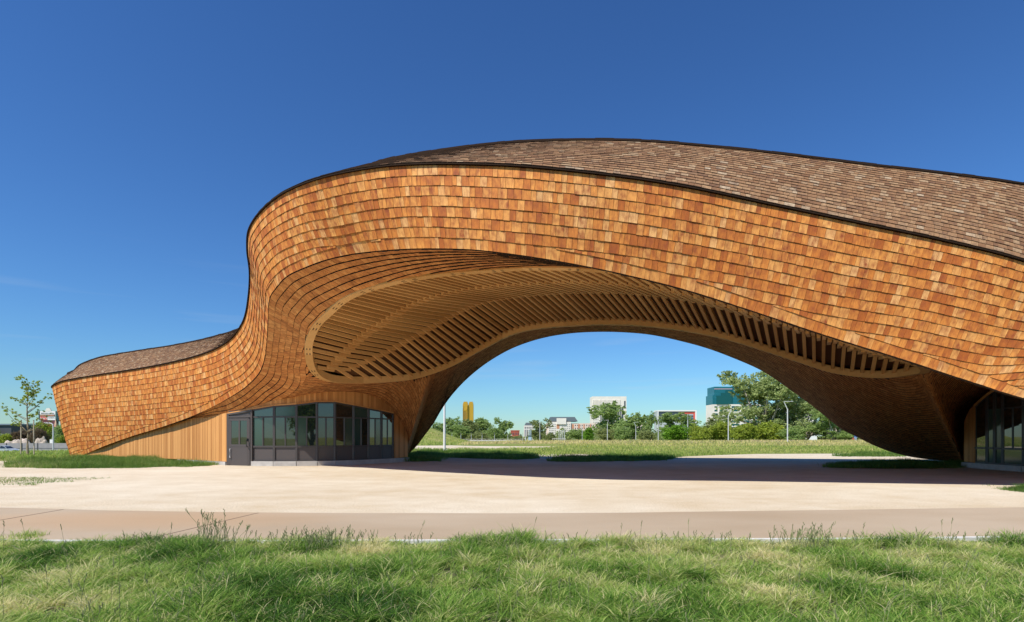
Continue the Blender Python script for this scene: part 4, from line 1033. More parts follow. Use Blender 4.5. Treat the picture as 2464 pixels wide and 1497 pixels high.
# trees behind the photographer, mirrored in the windows
for i, (X, Y, h) in enumerate(((-22,-30,9),(-12,-36,11),(-2,-30,8),(9,-38,12),(20,-30,9),(33,-34,10))):
    cm, tm = proto('round', 'mid', 3+i % 3); e = empty('tree', (X, Y, 0), i); e.scale = (h, h, h)
    for n_, m_ in (('crown', cm), ('trunk', tm)):
        c = bpy.data.objects.new(n_, m_); COL.objects.link(c); c.parent = e
    tag(e, 'round green tree behind the viewer, ' + ('leftmost of six', 'second from left of six', 'third from left of six', 'tallest of six', 'second from right of six', 'rightmost of six')[i], 'tree', 'trees behind the viewer')

# staked young tree on the left
def sapling():
    D = 37.0; X = (66-CX)/F*D; rr = random.Random(4); e = empty('young_tree', (X, D, 0)); tag(e, 'thin staked young tree with sparse leaves on the left lawn', 'tree')
    H = 5.15; mb = MB(); tr = [Vector((rr.gauss(0, .03), rr.gauss(0, .03), H*.98*i/8)) for i in range(9)]; mb.tube(tr, [.075-.0085*i for i in range(9)], 8)
    tips = []
    for k in range(24):
        z = rr.uniform(1.4, 4.5); a = rr.uniform(0, 6.28); L = rr.uniform(.5, 1.0)*(1.45-.20*z+.35); up = rr.uniform(.55, 1.1)
        s = Vector((0, 0, z)); m = s+Vector((math.cos(a)*L*.5, math.sin(a)*L*.5, L*.45*up)); t_ = s+Vector((math.cos(a)*L, math.sin(a)*L, L*1.05*up)); mb.tube([s, m, t_], [.026, .016, .005], 5); 
        for q in (.45, .65, .85, 1.0): tips.append(s.lerp(m, q*2) if q < .5 else m.lerp(t_, (q-.5)*2))
    for q in (4.0, 4.4, 4.8, 5.05): tips.append(Vector((0, 0, q)))
    o = mb.build('trunk', [simple('sapling_bark', (.33,.27,.18), .9)]); o.parent = e
    bl = [(t_.x, t_.y, t_.z, .26, .26, .24) for t_ in tips]; me = crown_mesh('crown', bl, 5200, .042, M_leaf['lime'], 3); c = bpy.data.objects.new('crown', me); COL.objects.link(c); c.parent = e
    for sx_ in (-.42, .42):
        s = MB(); s.tube([(sx_*1.05, 0, -.1), (sx_*.98, 0, 2.35)], .035, 8); c = s.build('stake', [simple('stake_wood', (.50,.42,.32), .85)]); c.parent = e
    s = MB(); s.tube([(-.42, 0, 2.1), (0, .09, 2.1), (.42, 0, 2.1)], .014, 5); c = s.build('tie', [M_steel]); c.parent = e
sapling()

# ------------------------------------------------------------------ lamps and poles
def bent_lamp(px, ytop, D, H, ang, label, group):
    X = (px-CX)/F*D; zb = float(hfun(X, D))-.05; e = empty('street_lamp', (X, D, zb), ang)
    p = MB(); p.tube([(0,0,0),(0,0,H*.82)], [.10,.085], 8); c = p.build('pole', [M_galv]); c.parent = e
    a = MB(); a.tube([(0,0,H*.80),(-.55,0,H*.985)], [.075,.06], 8); c = a.build('arm', [M_galv]); c.parent = e
    h = MB(); h.bar((-.58,0,H), (.85,0,H), .22, .07); c = h.build('lamp_head', [M_galv]); c.parent = e
    tag(e, label, 'street lamp', group); return e
lg = 'bent lamps along the far path'
LL = [(1895,966,88,0,'nearest bent lamp, in front of the great cottonwood'),(1752.5,986,110,2.9,'bent lamp in front of the white floors of the teal tower'),(1655,998,131,1.2,'bent lamp before the low red striped building'),
      (1584,1003,140,.3,'bent lamp at the left end of the dark glossy bush'),(1530,1016,170,0,'bent lamp in front of the broad green tree'),(1461.5,1011,152,1.9,'bent lamp in front of the tall tree of the white tower'),(1401,1025,206,.1,'bent lamp in front of the vivid green bush')]
for px, yt, D, an, lab in LL:
    zt = EYE+(HOR-yt)/F*D; X = (px-CX)/F*D; zb = float(hfun(X, D))-.05; bent_lamp(px, yt, D, zt-zb, an, lab, lg)
fl = 'small lamps along the far road'
for px, lab in ((1087.6,'small far lamp, first right of the tall white pole'),(1109,'small far lamp below the left edge of the gold tower'),(1134,'small far lamp below the right edge of the gold tower'),(1160,'small far lamp in front of the dense tree right of the tower'),(1190,'small far lamp second left of the red brick building'),(1222,'small far lamp just left of the red brick building'),(1258,'small far lamp just left of the arched white building')):
    D = 265; H = EYE+(HOR-1042)/F*D-float(hfun((px-CX)/F*D, D)); e = bent_lamp(px, 1042, D, H, 1.5, lab, fl)
# far tall poles
for px, yt, D, lab in ((1299,1010,230,'plain grey pole in front of the thin tree'),(1345.3,1036,240,'leftmost of the four thin flagpoles'),(1349.8,1035,240,'second from left of the four thin flagpoles'),(1354.3,1033,240,'third from left of the four thin flagpoles'),(1358.5,1034,240,'rightmost of the four thin flagpoles'),(1265,1036,260,'thin grey mast left of the blue kiosk')):
    X = (px-CX)/F*D; zb = float(hfun(X, D)); H = EYE+(HOR-yt)/F*D-zb; e = empty('pole', (X, D, zb)); m_ = MB(); m_.tube([(0,0,0),(0,0,H)], [.14,.10], 8); c = m_.build('shaft', [M_galv]); c.parent = e
    m_ = MB(); m_.tube([(0,0,0),(0,0,.35)], [.26,.22], 8); c = m_.build('base', [M_galv]); c.parent = e; tag(e, lab, 'pole', 'thin poles before the pink building' if 1340 < px < 1360 else None)
# tall white pole close behind the pavilion
D = 46.2; X = (1069.5-CX)/F*D; e = empty('pole', (X, D, 0)); tag(e, 'tall white pole standing on the grass behind the left foot of the arch', 'pole')
m_ = MB(); m_.tube([(0,0,0),(0,0,7.5)], [.105,.075], 16); c = m_.build('shaft', [M_white], smooth=False); c.parent = e
m_ = MB(); m_.tube([(0,0,0),(0,0,.05),(0,0,.12)], [.24,.24,.14], 16); m_.box(.14,.24,-.05,.05,0,.2); c = m_.build('base', [M_white]); c.parent = e
# left street lamp with curved arm
D = 108; X = (128-CX)/F*D; zl = float(hfun(X, D)); e = empty('street_lamp', (X, D, zl)); tag(e, 'grey street lamp with curved arm before the scoreboard', 'street lamp')
H = EYE+(HOR-1018)/F*D-zl; m_ = MB(); m_.tube([(0,0,-.1),(0,0,H*.86),(-.04,0,H*.94),(-.30,0,H*.985),(-.8,0,H)], [.13,.11,.10,.09,.08], 8); c = m_.build('pole', [M_galv]); c.parent = e
m_ = MB(); m_.bar((-.8,0,H),(-1.7,0,H+.05),.34,.15); c = m_.build('lamp_head', [M_galv]); c.parent = e
m_ = MB(); m_.box(-.62,-.12,-.05,.0,2.3,3.0); c = m_.build('sign_plate', [M_white]); c.parent = e

# ------------------------------------------------------------------ far buildings
def bld(name, px0, px1, ytop, D, depth, label, cat='building', ybase=None, rz=0.0):
    x0 = (px0-CX)/F*D; x1 = (px1-CX)/F*D; z1 = EYE+(HOR-ytop)/F*D; e = empty(name, ((x0+x1)/2, D+depth/2, -2.3), rz); tag(e, label, cat)
    return e, (x1-x0)/2, depth/2, z1+2.3
def part(e, name, boxes, mat):
    m_ = MB()
    for b in boxes: m_.box(*b)
    c = m_.build(name, [mat]); c.parent = e; return c
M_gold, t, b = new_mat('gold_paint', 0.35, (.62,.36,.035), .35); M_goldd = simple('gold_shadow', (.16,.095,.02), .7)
M_pink = simple('pink_stucco', (.72,.58,.50), .85, sc=.1, var=.06); M_cream = simple('cream_stone', (.74,.70,.64), .85, sc=.1, var=.06); M_terra = simple('terracotta', (.55,.26,.15), .85)
M_slate = simple('slate_roof', (.06,.085,.095), .6); M_wind, t, b = new_mat('far_window', 0.15, (.055,.07,.09)); M_teal, t, b = new_mat('teal_glass', 0.18, (.018,.15,.19), .3)
r_ = nd(t, 'ShaderNodeTexBrick'); r_.inputs['Scale'].default_value = 1; r_.inputs['Color1'].default_value = (.015,.15,.185,1); r_.inputs['Color2'].default_value = (.022,.19,.235,1); r_.inputs['Mortar'].default_value = (.012,.10,.125,1); r_.inputs['Mortar Size'].default_value = .10
r_.inputs['Brick Width'].default_value = 3; r_.inputs['Row Height'].default_value = 1.9
tc = nd(t, 'ShaderNodeTexCoord'); sp = nd(t, 'ShaderNodeSeparateXYZ'); cb = nd(t, 'ShaderNodeCombineXYZ'); t.links.new(tc.outputs['Object'], sp.inputs[0]); t.links.new(sp.outputs[0], cb.inputs[0]); t.links.new(sp.outputs[2], cb.inputs[1]); t.links.new(cb.outputs[0], r_.inputs[0]); t.links.new(r_.outputs[0], b.inputs['Base Color'])
M_teald, t_, b_ = new_mat('dark_teal_glass', 0.15, (.010,.10,.10), .3); M_redb = simple('red_brick', (.42,.10,.06), .9, sc=.3, var=.2); M_redp = simple('red_panel', (.60,.09,.06), .6); M_bluep = simple('blue_panel', (.05,.14,.30), .4); M_dk = simple('dark_block', (.06,.065,.075), .6)
# gold bridge tower: two shafts with arched tops and a dark-painted portal
D = 620; k = D/F; e, hw, hd, H = bld('bridge_tower', 1113.5, 1138.5, 965.5, D, 9, 'golden lift bridge tower rising above the trees', 'tower')
m_ = MB()
def shaft(x0, x1, y0, y1):
    c = (x1-x0)/2; m_.box(x0, x1, y0, y1, 0, H-3.2); m_.box(x0+c*.12, x1-c*.12, y0+.2, y1-.2, H-3.2, H-1.6); m_.box(x0+c*.3, x1-c*.3, y0+.6, y1-.6, H-1.6, H-.4)
shaft(-hw, -hw*.03, -hd, hd); c = m_.build('shaft', [M_gold]); c.parent = e
m_ = MB(); shaft(hw*.10, hw, -hd*.6, hd); c = m_.build('shaft', [M_gold]); c.parent = e
part(e, 'web', [(-hw*.05, hw*.14, -hd*.62, hd*.6, 0, H-4.5)], M_gold)
part(e, 'recess_shade', [(-hw*.80, -hw*.70, -hd-.10, -hd+.1, 10, H-11), (-hw*.62, -hw*.55, -hd-.1, -hd+.1, H-20, H-12), (-hw*.48, -hw*.40, -hd-.1, -hd+.1, H-20, H-12), (-hw*.32, -hw*.25, -hd-.1, -hd+.1, H-20, H-12), (-hw*.98, -hw*.90, -hd-.1, -hd+.1, 6, H-8)], M_goldd)  # shade of the recesses painted as dark gold strips on the solid face
part(e, 'rib', [(-hw*.88, -hw*.83, -hd-.5, -hd, 0, H-5), (-hw*.20, -hw*.14, -hd-.5, -hd, 0, H-5), (-hw*.85, -hw*.15, -hd-.5, -hd, H-10.5, H-9), (-hw*.85, -hw*.15, -hd-.5, -hd, H-23, H-21.6)], M_gold)
m_ = MB(); m_.add([(-hw*.70,-hd-.15,H-25),(-hw*.30,-hd-.15,H-25),(-hw*.5,-hd-.15,H-30),(-hw*.70,-hd,H-25),(-hw*.30,-hd,H-25),(-hw*.5,-hd,H-30)], [(0,1,2),(5,4,3),(0,3,4,1),(1,4,5,2),(2,5,3,0)]); c = m_.build('portal_shade', [M_goldd]); c.parent = e  # opening's shade painted as a dark gold wedge, the shaft stays solid
def grid_windows(e, hw, hd, x0, x1, z0, z1, nx, nz, fw, fh, mat, name='window', proud=.05):
    """each window a part of its own"""
    me = None
    for i in range(nx):
        for j in range(nz):
            x = x0+(x1-x0)*(i+.5)/nx; z = z0+(z1-z0)*(j+.5)/nz; w = (x1-x0)/nx*fw/2; h = (z1-z0)/nz*fh/2
            if me is None:
                m_ = MB(); m_.box(-w, w, -proud, .02, -h, h); c = m_.build(name, [mat]); me = c.data
            else: c = bpy.data.objects.new(name, me); COL.objects.link(c)
            c.parent = e; c.location = (x, -hd, z)
# long pink hotel
D = 470; e, hw, hd, H = bld('hotel', 1316, 1442, 1014, D, 18, 'long pink and cream hotel block with dark roof and many small windows')
k = D/F
part(e, 'wall', [(-hw, hw, -hd, hd, 0, H-1.6)], M_pink); part(e, 'wall', [(-hw+1.2, -hw+20, -hd-1.2, -hd, 0, H-.4), (-hw+8.0, -hw+16.0, -hd-2.0, -hd-1.2, H-2.5, H+2.6)], M_cream)
m_ = MB(); a = -hw+2; b = -hw+25; m_.add([(a-.8,-hd-1,H),(b+.8,-hd-1,H),(b+.8,hd,H),(a-.8,hd,H),(a+1.4,-hd+3,H+3.8),(b-1.4,-hd+3,H+3.8),(b-1.4,hd-3,H+3.8),(a+1.4,hd-3,H+3.8)], [(0,1,5,4),(1,2,6,5),(2,3,7,6),(3,0,4,7),(4,5,6,7)]); c = m_.build('roof', [M_slate]); c.parent = e
grid_windows(e, hw, hd+1.22, -hw+1.6, -hw+7.4, 3, H-2, 5, 7, .45, .42, M_wind)
grid_windows(e, hw, hd+1.22, -hw+12, -hw+19.6, 3, H-2, 5, 7, .34, .42, M_wind)
grid_windows(e, hw, hd, -hw+21, hw, H-9.5, H-2.2, 12, 3, .38, .5, M_wind)
part(e, 'panel', [(-hw+8.0, -hw+10.4, -hd-1.3, -hd-1.2, H-6.2, H-2.6), (-hw+17.4+3.6, -hw+17.4+5.2, -hd-.1, -hd, H-6, H-2.4), (-hw+26, -hw+27.6, -hd-.1, -hd, H-6, H-2.4), (-hw+30.5, -hw+31.6, -hd-.1, -hd, H-6, H-2.4), (-hw+36, -hw+37, -hd-.1, -hd, H-6, H-2.4)], M_terra)
# small arched white building
D = 430; e, hw, hd, H = bld('office_building', 1261, 1285, 1023, D, 10, 'small white building with tall arched windows and dark roof left of the thin tree')
part(e, 'wall', [(-hw, hw, -hd, hd, 0, H-.3)], M_cream); m_ = MB(); m_.add([(-hw*.9,-hd,H-.3),(hw,-hd,H-.3),(hw,hd,H-.3),(-hw*.9,hd,H-.3),(-hw*.6,-hd+1,H+1.9),(hw*.95,-hd+1,H+1.9),(hw*.95,hd-1,H+1.9),(-hw*.6,hd-1,H+1.9)], [(0,1,5,4),(1,2,6,5),(2,3,7,6),(3,0,4,7),(4,5,6,7)]); c = m_.build('roof', [M_slate]); c.parent = e
grid_windows(e, hw, hd, -hw*.95, hw*.95, 3, H-3.4, 5, 1, .5, .95, M_wind); grid_windows(e, hw, hd, -hw*.95, hw*.95, H-2.9, H-1.2, 5, 1, .5, .8, M_wind)
# blue kiosk
D = 255; e, hw, hd, H = bld('kiosk', 1271.5, 1279, 1034, D, 2, 'narrow pale blue kiosk standing before the arched building', 'kiosk'); part(e, 'body', [(-hw, hw, -hd, hd, 0, H*.55)], simple('blue_wall', (.38,.50,.60), .6)); part(e, 'mast', [(-hw*.8, -hw*.5, -.2, .2, H*.55, H), (hw*.5, hw*.8, -.2, .2, H*.55, H), (-hw*.15, hw*.15, -.2, .2, H*.55, H)], simple('blue_steel', (.45,.56,.64), .5)); part(e, 'roof', [(-hw*1.4, hw*1.4, -hd*1.2, hd*1.2, H*.55, H*.60)], M_slate)
# red brick building
D = 420; e, hw, hd, H = bld('brick_building', 1229, 1250, 1037, D, 9, 'low red brick building seen right of the tree clump'); part(e, 'wall', [(-hw, hw, -hd, hd, 0, H)], M_redb); part(e, 'cornice', [(-hw-.2, hw+.2, -hd-.2, hd, H, H+.5)], M_redb); grid_windows(e, hw, hd, -hw*.9, hw*.9, H-3.5, H-.8, 5, 1, .45, .7, M_wind)
D = 410; e, hw, hd, H = bld('brick_building', 1224, 1232, 1046, D, 6, 'little red gate house with white frame beside the brick building'); part(e, 'wall', [(-hw, hw, -hd, hd, 0, H)], M_redb); part(e, 'frame', [(-hw, hw, -hd-.1, -hd, H-.5, H), (-hw, -hw+.25, -hd-.1, -hd, 0, H-.5), (hw-.25, hw, -hd-.1, -hd, 0, H-.5)], M_cream)
# white office tower
D = 800; e, hw, hd, H = bld('office_tower', 1425.5, 1507.5, 954, D, 26, 'white office tower with vertical ribs and dark glazing in the middle', 'tower')
part(e, 'wall', [(-hw, hw, -hd, hd, 0, H)], M_cream)
part(e, 'fin', [(-hw+i*1.9+.6, -hw+i*1.9+1.5, -hd-.7, -hd, H-13.5, H-4.5) for i in range(0, 21)], M_cream)
part(e, 'glazing', [(-hw+11, hw-4.6, -hd-.3, -hd, 8, H-15)], M_wind); part(e, 'glazing', [(hw-3.4, hw-1.5, -hd-.3, -hd, H-17, H-6.5)], M_wind); part(e, 'mullion', [(-hw+12+i*2.6, -hw+12.6+i*2.6, -hd-.8, -hd-.3, 8, H-15) for i in range(12)], M_cream)
grid_windows(e, hw, hd, -hw+1, -hw+9, 10, H-16, 4, 9, .35, .5, M_wind)
# low white building with red and blue stripes
D = 600; e, hw, hd, H = bld('striped_building', 1583, 1675, 987, D, 16, 'low white framed building with red and blue striped end', 'building')
part(e, 'wall', [(-hw, hw, -hd, hd, 0, H-1.2)], simple('pale_panel', (.45,.48,.50), .5)); part(e, 'frame', [(-hw-.3, hw+.3, -hd-1, hd, H-1.3, H), (hw-1.2, hw+.3, -hd-1, -hd, 8, H-1.3), (-hw-.3, -hw+.5, -hd-1, -hd, 8, H-1.3)], M_white)
part(e, 'panel', [(hw-18, hw-2, -hd-.2, -hd, H-4, H-2), (hw-3, hw-1.2, -hd-.25, -hd-.2, H-11, H-2), (hw-18, hw-8, -hd-.2, -hd, H-5.2, H-4.6)], M_redp); part(e, 'panel', [(hw-13, hw-3.2, -hd-.2, -hd, H-10.5, H-7.8)], M_bluep); part(e, 'glazing', [(-hw+1, hw-18.2, -hd-.2, -hd, H-10, H-2), (hw-13, hw-3.2, -hd-.2, -hd, H-7.2, H-5.6)], M_wind)
# teal glass tower
D = 760; e, hw, hd, H = bld('glass_tower', 1717, 1800, 929, D, 30, 'teal glass tower with stepped facade over pale lower floors', 'tower')
kz = D/F; zc = EYE+(HOR-973)/F*D+2.3; x_ = lambda p: (p-1758.5)*kz
part(e, 'facade', [(x_(1720.5), x_(1764), -hd+3, hd, zc, H-.6), (x_(1764), hw, -hd, hd, zc, H), (-hw, x_(1720.5), -hd+4, hd, zc, H-12)], M_teal)
part(e, 'facade', [(x_(1726), x_(1764), -hd+2.0, -hd+3, zc, H-12.8), (x_(1737), x_(1764), -hd+2.2, -hd+3, H-12.8, H-9), (x_(1747.5), x_(1764), -hd+2.4, -hd+3, H-9, H-5.5)], M_teald)
part(e, 'band', [(x_(1720.5), x_(1764), -hd+2.8, -hd+3, H-4.4, H-2.8)], simple('mauve_band', (.30,.26,.30), .6))
part(e, 'lower_wall', [(-hw, x_(1757), -hd+3, hd, 0, zc), (x_(1757), hw+18, -hd, hd, 0, zc)], M_cream)
grid_windows(e, hw, hd-3, -hw+1, x_(1755), 12, zc-1.2, 3, 7, .62, .5, M_teald); grid_windows(e, hw, hd, x_(1758), hw+17, 12, zc-1.2, 3, 7, .8, .5, M_teald)
# white buildings glimpsed between the trees on the right
D = 200; e, hw, hd, H = bld('white_shed', 1938, 1966, 1029, D, 8, 'white shed glimpsed through the trees under the right arch', 'shed'); part(e, 'wall', [(-hw, hw, -hd, hd, 0, H-.4)], M_white); part(e, 'roof', [(-hw-.3, hw+.3, -hd-.3, hd+.3, H-.4, H)], M_slate)
D = 420; e, hw, hd, H = bld('apartment_block', 1880, 1960, 975, D, 14, 'pale apartment block glimpsed behind the great cottonwood', 'building'); part(e, 'wall', [(-hw, hw, -hd, hd, 0, H)], M_cream); grid_windows(e, hw, hd, -hw+1, hw-1, 6, H-1, 7, 7, .5, .5, M_wind); part(e, 'roof', [(-hw-.4, hw+.4, -hd-.4, hd+.4, H, H+.8)], M_pink)
D = 400; e, hw, hd, H = bld('pink_building', 1536, 1556, 1020, D, 8, 'small pink building peeking between the broad tree and the slim tree'); part(e, 'wall', [(-hw, hw, -hd, hd, 0, H)], M_pink); part(e, 'roof', [(-hw-.3, hw+.3, -hd-.3, hd+.3, H, H+.6)], M_terra); grid_windows(e, hw, hd, -hw+.5, hw-.5, H-9, H-1, 4, 3, .5, .5, M_wind)
# long low white guard rail beyond the field
e = empty('guard_rail', (-15, 262, float(hfun(-15, 262)))); tag(e, 'long low white railing across the far side of the field', 'railing')
part(e, 'rail', [(-15, 20, -.05, .05, .95, 1.05), (-15, 20, -.05, .05, .15, .50)], M_cream); part(e, 'post', [(-15+i*1.75-.05, -15+i*1.75+.05, -.05, .05, 0, .95) for i in range(21)], M_cream)
e = empty('guard_rail', ((1345-CX)/F*250, 250, float(hfun(20, 250)))); tag(e, 'short white railing at the foot of the four flagpoles', 'railing')
part(e, 'rail', [(-3, 3, -.05, .05, 1.2, 1.35), (-3, 3, -.05, .05, .6, .7)], M_cream); part(e, 'post', [(-3+i*1.0-.05, -3+i*1.0+.05, -.05, .05, 0, 1.2) for i in range(7)], M_cream)

# ------------------------------------------------------------------ left background
M_fence = simple('fence_panel', (.30,.285,.295), .9, sc=1.5, var=.12)
e = empty('fence', (-92, 115, -2.3)); tag(e, 'grey panelled site fence behind the staked young tree', 'fence')
zt = 2.3+EYE+(HOR-1066.5)/F*115
part(e, 'panel', [(-18+i*3.2, -18+i*3.2+3.16, -.03, .03, -.2, zt) for i in range(13)], M_fence); part(e, 'post', [(-18.06+i*3.2, -17.94+i*3.2, -.10, -.03, -.2, zt+.03) for i in range(14)], M_dk); part(e, 'rail', [(-18, 23.5, -.07, -.03, zt*.5, zt*.5+.05)], M_dk)
def rubble(px, D, w, h, label, seed):
    rr = random.Random(seed); X = (px-CX)/F*D; import bmesh
    bm = bmesh.new(); bmesh.ops.create_icosphere(bm, subdivisions=4, radius=1)
    for v in bm.verts:
        n_ = .72+.5*vnoise(np.array([v.co.x*3+9+seed]), np.array([v.co.y*3+v.co.z*2+9]), 1.0, seed)[0]; v.co = Vector((v.co.x*w*n_, v.co.y*w*.6*n_, max(-.1, v.co.z)*h*n_))
    me = bpy.data.meshes.new('rubble_pile'); bm.to_mesh(me); bm.free(); me.materials.append(simple('rubble', (.42,.35,.29), .95, sc=1.2, var=.45)); o = bpy.data.objects.new('rubble_pile', me); COL.objects.link(o); o.location = (X, D, -2.4); tag(o, label, 'rubble pile', 'rubble piles behind the grey fence')
rubble(54, 130, 2.2, 3.2, 'pale rubble pile left of the young tree trunk', 2); rubble(98, 130, 1.9, 3.4, 'larger pale rubble pile right of the right stake', 3); rubble(30, 132, 2.4, 2.6, 'low rubble pile behind the silver car', 5)
# dark building far left
D = 150; e, hw, hd, H = bld('dark_building', -60, 27, 1023, D, 10, 'dark low building with pale windows at the far left edge'); part(e, 'wall', [(-hw, hw, -hd, hd, 0, H)], M_dk); part(e, 'roof', [(-hw-.2, hw+.2, -hd-.4, hd, H, H+.35)], simple('blue_grey_roof', (.16,.21,.26), .6)); grid_windows(e, hw, hd, -hw, hw, H-3.2, H-2.2, 5, 1, .6, .8, simple('pale_window', (.30,.36,.40), .2))
# stadium scoreboard
D = 240; k = D/F; e = empty('scoreboard', ((113-CX)*k, D, -2)); tag(e, 'stadium scoreboard with red and white adverts on a dark steel stand', 'scoreboard')
X_ = lambda p: (p-113)*k; Z_ = lambda y: EYE+(HOR-y)/F*D+2; bw = lambda: None
part(e, 'stand', [(X_(111), X_(134), .3, 2.5, 0, Z_(1030)), (X_(96.5), X_(134), .3, 1.6, Z_(1031), Z_(1009))], simple('dark_green_steel', (.045,.055,.05), .7))
part(e, 'truss', [(X_(91+i*2.2), X_(91.5+i*2.2), .4, .8, Z_(1010), Z_(990)) for i in range(3)]+[(X_(133+i*2.4), X_(133.7+i*2.4), .4, .8, Z_(1014), Z_(989)) for i in range(4)]+[(X_(91), X_(96), .4, .8, Z_(990+i*5)-.1, Z_(990+i*5)+.1) for i in range(5)]+[(X_(133), X_(141), .4, .8, Z_(990+i*5)-.1, Z_(990+i*5)+.1) for i in range(5)], simple('green_truss', (.04,.13,.14), .6))
part(e, 'board', [(X_(96), X_(132.5), 0, .3, Z_(1011), Z_(989.5))], M_white)
part(e, 'red_advert', [(X_(96.4), X_(113.8), -.1, 0, Z_(1010.6), Z_(1002.6))], simple('advert_red', (.62,.09,.07), .5))
part(e, 'name_band', [(X_(96.4), X_(132.2), -.08, 0, Z_(1002.2), Z_(997.4))], simple('band_grey', (.20,.17,.15), .6))
part(e, 'lower_board', [(X_(99), X_(133), -.05, .3, Z_(1026), Z_(1012))], simple('maroon', (.13,.035,.05), .6)); part(e, 'line_score', [(X_(110), X_(132), -.1, -.05, Z_(1027), Z_(1023.5))], simple('score_red', (.45,.03,.06), .6))
m_ = MB(); m_.add([(X_(107),0,Z_(990)),(X_(124),0,Z_(990)),(X_(119),0,Z_(982)),(X_(112),0,Z_(982.5)),(X_(107),.4,Z_(990)),(X_(124),.4,Z_(990)),(X_(119),.4,Z_(982)),(X_(112),.4,Z_(982.5))], [(0,1,2,3),(7,6,5,4),(0,4,5,1),(1,5,6,2),(2,6,7,3),(3,7,4,0)]); c = m_.build('crest', [M_cream]); c.parent = e
m_ = MB(); m_.tube([(X_(136),-.3,Z_(1028)),(X_(136),-.3,Z_(1022)),(X_(135.6),-.3,Z_(1014)),(X_(135.3),-.3,Z_(1009))], [.5,.5,.25,.15], 10); c = m_.build('bottle', [simple('bottle_orange', (.70,.45,.30), .5)]); c.parent = e
def text(s, x, z, size, mat, parent, y=-.14, align='CENTER'):
    cu = bpy.data.curves.new('lettering', 'FONT'); cu.body = s; cu.size = size; cu.align_x = align; cu.align_y = 'CENTER'; cu.extrude = .02
    o = bpy.data.objects.new('lettering', cu); COL.objects.link(o); bpy.context.view_layer.update()
    dg = bpy.context.evaluated_depsgraph_get(); me = bpy.data.meshes.new_from_object(o.evaluated_get(dg)); bpy.data.objects.remove(o)
    me.materials.clear(); me.materials.append(mat); o = bpy.data.objects.new('lettering', me); COL.objects.link(o); o.parent = parent; o.location = (x, y, z); o.rotation_euler = (math.pi/2, 0, 0); return o
M_ink = simple('ink', (.10,.10,.12), .6)
text("Raley's", X_(105), Z_(1006.6), 1.15, M_white, e)
def marks(x0, x1, z, h, mat):      # rows too small to read in the photo: just their letter-like rhythm
    r = random.Random(int(x0*7)); bx = []; x = x0
    while x < x1: w = r.uniform(.12, .32); bx.append((x, min(x+w, x1), -.14, -.10, z-h/2*r.uniform(.7, 1), z+h/2*r.uniform(.7, 1))); x += w+r.uniform(.08, .25)
    part(e, 'lettering', bx, mat)
marks(X_(98), X_(112), Z_(999.8), .75, M_terra); marks(X_(116), X_(131), Z_(999.8), .75, M_terra); marks(X_(116), X_(131), Z_(1005.2), .35, M_ink); marks(X_(99), X_(130), Z_(994.3), .4, M_ink)

# silver car at the left edge
def car():
    D = 100; X = (10-CX)/F*D; e = empty('parked_car', (X, D, -1.85), 0); tag(e, 'silver blue sedan parked before the grey fence at the left edge', 'car')
    M_car, t_, b_ = new_mat('silver_paint', 0.35, (.50,.54,.58), .3); M_cg, t_, b_ = new_mat('car_glass', 0.08, (.02,.03,.04)); M_ty = simple('tyre', (.02,.02,.02), .9); M_rim = simple('rim', (.5,.5,.52), .3, .6)
    prof_ = [(-2.25,.35),(-2.28,.62),(-2.15,.86),(-1.5,.95),(-.95,1.0),(1.0,.98),(1.7,.88),(2.2,.72),(2.28,.5),(2.2,.32)]
    V = []; 
    for y, s in ((-.82, 1), (-.86, .98), (.86, .98), (.82, 1)):
        for x, z in prof_: V.append((x*s, y, z))
    n_ = len(prof_); Fc = [tuple(range(n_))[::-1], tuple(range(3*n_, 4*n_))]
    for q in range(3):
        for i in range(n_): j = (i+1) % n_; Fc.append((q*n_+i, q*n_+j, (q+1)*n_+j, (q+1)*n_+i))
    o = link_mesh('body', V, Fc, [M_car], e)
    roof = [(-1.45,.95),(-.85,1.38),(.05,1.45),(.55,1.36),(1.15,.97)]; V = []
    for y, yy in ((-.80, -.62), (.80, .62)):
        for i, (x, z) in enumerate(roof): V.append((x, yy if 0 < i < 4 else y, z))
    Fc = [(4,3,2,1,0), (5,6,7,8,9)]+[(i, i+1, i+6, i+5) for i in range(4)]; o = link_mesh('cabin', V, Fc, [M_cg], e)
    m_ = MB()
    for a, b in zip(roof[1:3], roof[2:4]): m_.add([(a[0],-.63,a[1]+.02),(b[0],-.63,b[1]+.02),(b[0],.63,b[1]+.02),(a[0],.63,a[1]+.02),(a[0],-.63,a[1]-.03),(b[0],-.63,b[1]-.03),(b[0],.63,b[1]-.03),(a[0],.63,a[1]-.03)], [(0,1,2,3),(7,6,5,4),(0,4,5,1),(1,5,6,2),(2,6,7,3),(3,7,4,0)])
    m_.bar((-1.45,-.80,.95), (-.85,-.64,1.40), .06, .05); m_.bar((1.15,-.80,.97), (.55,-.64,1.38), .06, .05); m_.bar((-.1,-.80,.97), (-.1,-.64,1.44), .06, .05)
    o = m_.build('roof', [M_car], e)
    for x in (-1.4, 1.4):
        for y in (-.84, .84):
            m_ = MB(); m_.tube([(x, y-.1, .32), (x, y+.1, .32)], .32, 20); o = m_.build('wheel', [M_ty], e); m_ = MB(); m_.tube([(x, y-.115, .32), (x, y+.115, .32)], .20, 14); r_ = m_.build('rim', [M_rim]); r_.parent = o
    for y in (-.6, .6):
        m_ = MB(); m_.box(2.16, 2.26, y-.18, y+.18, .60, .72); m_.build('headlight', [M_white], e)
car()
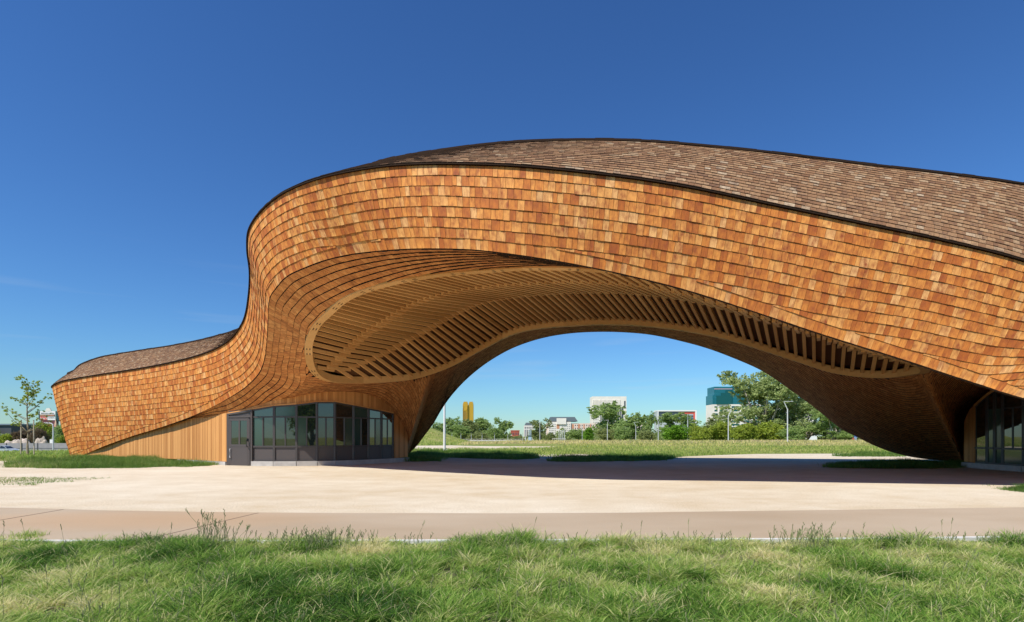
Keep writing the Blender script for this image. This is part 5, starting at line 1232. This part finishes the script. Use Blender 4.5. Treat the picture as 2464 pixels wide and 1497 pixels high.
# person far away under the right arch
def person():
    D = 105; X = (2059-CX)/F*D; zb = float(hfun(X, D)); e = empty('person', (X, D, zb)); tag(e, 'person in blue shirt and pale jeans standing far away with a red bag', 'person')
    me = bpy.data.meshes.new('body'); J = [(0,0,.95),(0,0,1.2),(0,0,1.42),(0,0,1.52),(0,0,1.66),(.12,0,.90),(.13,.02,.5),(.13,0,.08),(.13,-.12,.04),(-.12,0,.90),(-.15,-.05,.5),(-.16,.02,.08),(-.16,-.10,.04),(.2,0,1.40),(.26,0,1.12),(.26,-.06,.86),(-.2,0,1.40),(-.27,0,1.12),(-.28,-.05,.86)]
    E = [(0,1),(1,2),(2,3),(3,4),(0,5),(5,6),(6,7),(7,8),(0,9),(9,10),(10,11),(11,12),(2,13),(13,14),(14,15),(2,16),(16,17),(17,18)]
    me.from_pydata(J, E, []); o = bpy.data.objects.new('body', me); COL.objects.link(o); o.parent = e; md = o.modifiers.new('skin', 'SKIN')
    R_ = [.15,.15,.15,.06,.10,.10,.07,.045,.04,.10,.07,.045,.04,.07,.05,.04,.07,.05,.04]
    for v, r in zip(me.skin_vertices[0].data, R_): v.radius = (r, r*.85)
    me.skin_vertices[0].data[0].use_root = True
    o.modifiers.new('sub', 'SUBSURF').levels = 1
    o.modifiers['sub'].render_levels = 1
    m, t, b = new_mat('clothed_figure', .8); sp = nd(t, 'ShaderNodeSeparateXYZ'); tc = nd(t, 'ShaderNodeTexCoord'); t.links.new(tc.outputs['Object'], sp.inputs[0]); f = mth(t, 'MULTIPLY', sp.outputs[2], .5)
    r = ramp(t, [(0, (.03,.03,.03)), (.05, (.36,.48,.64)), (.48, (.06,.12,.35)), (.745, (.42,.27,.20))], f); r.color_ramp.interpolation = 'CONSTANT'; t.links.new(r.outputs[0], b.inputs['Base Color']); me.materials.append(m)
    h = MB(); h.tube([(0,.01,1.66),(0,.01,1.72),(0,.01,1.76)], [.10,.085,.03], 10); c = h.build('hair', [M_dk]); c.parent = e
    b_ = empty('bag', (X-.48, D-.05, zb)); tag(b_, 'red bag held beside the person in blue', 'bag'); m_ = MB(); m_.bar((0,0,.45),(0,0,.85),.26,.16,up=(0,1,0)); c = m_.build('body', [simple('bag_red', (.45,.10,.06), .8)]); c.parent = b_
    m_ = MB(); m_.tube([(-.08,0,.84),(-.03,0,.98),(.08,0,.98),(.12,0,.84)], .015, 6); c = m_.build('handle', [M_dk]); c.parent = b_
person()
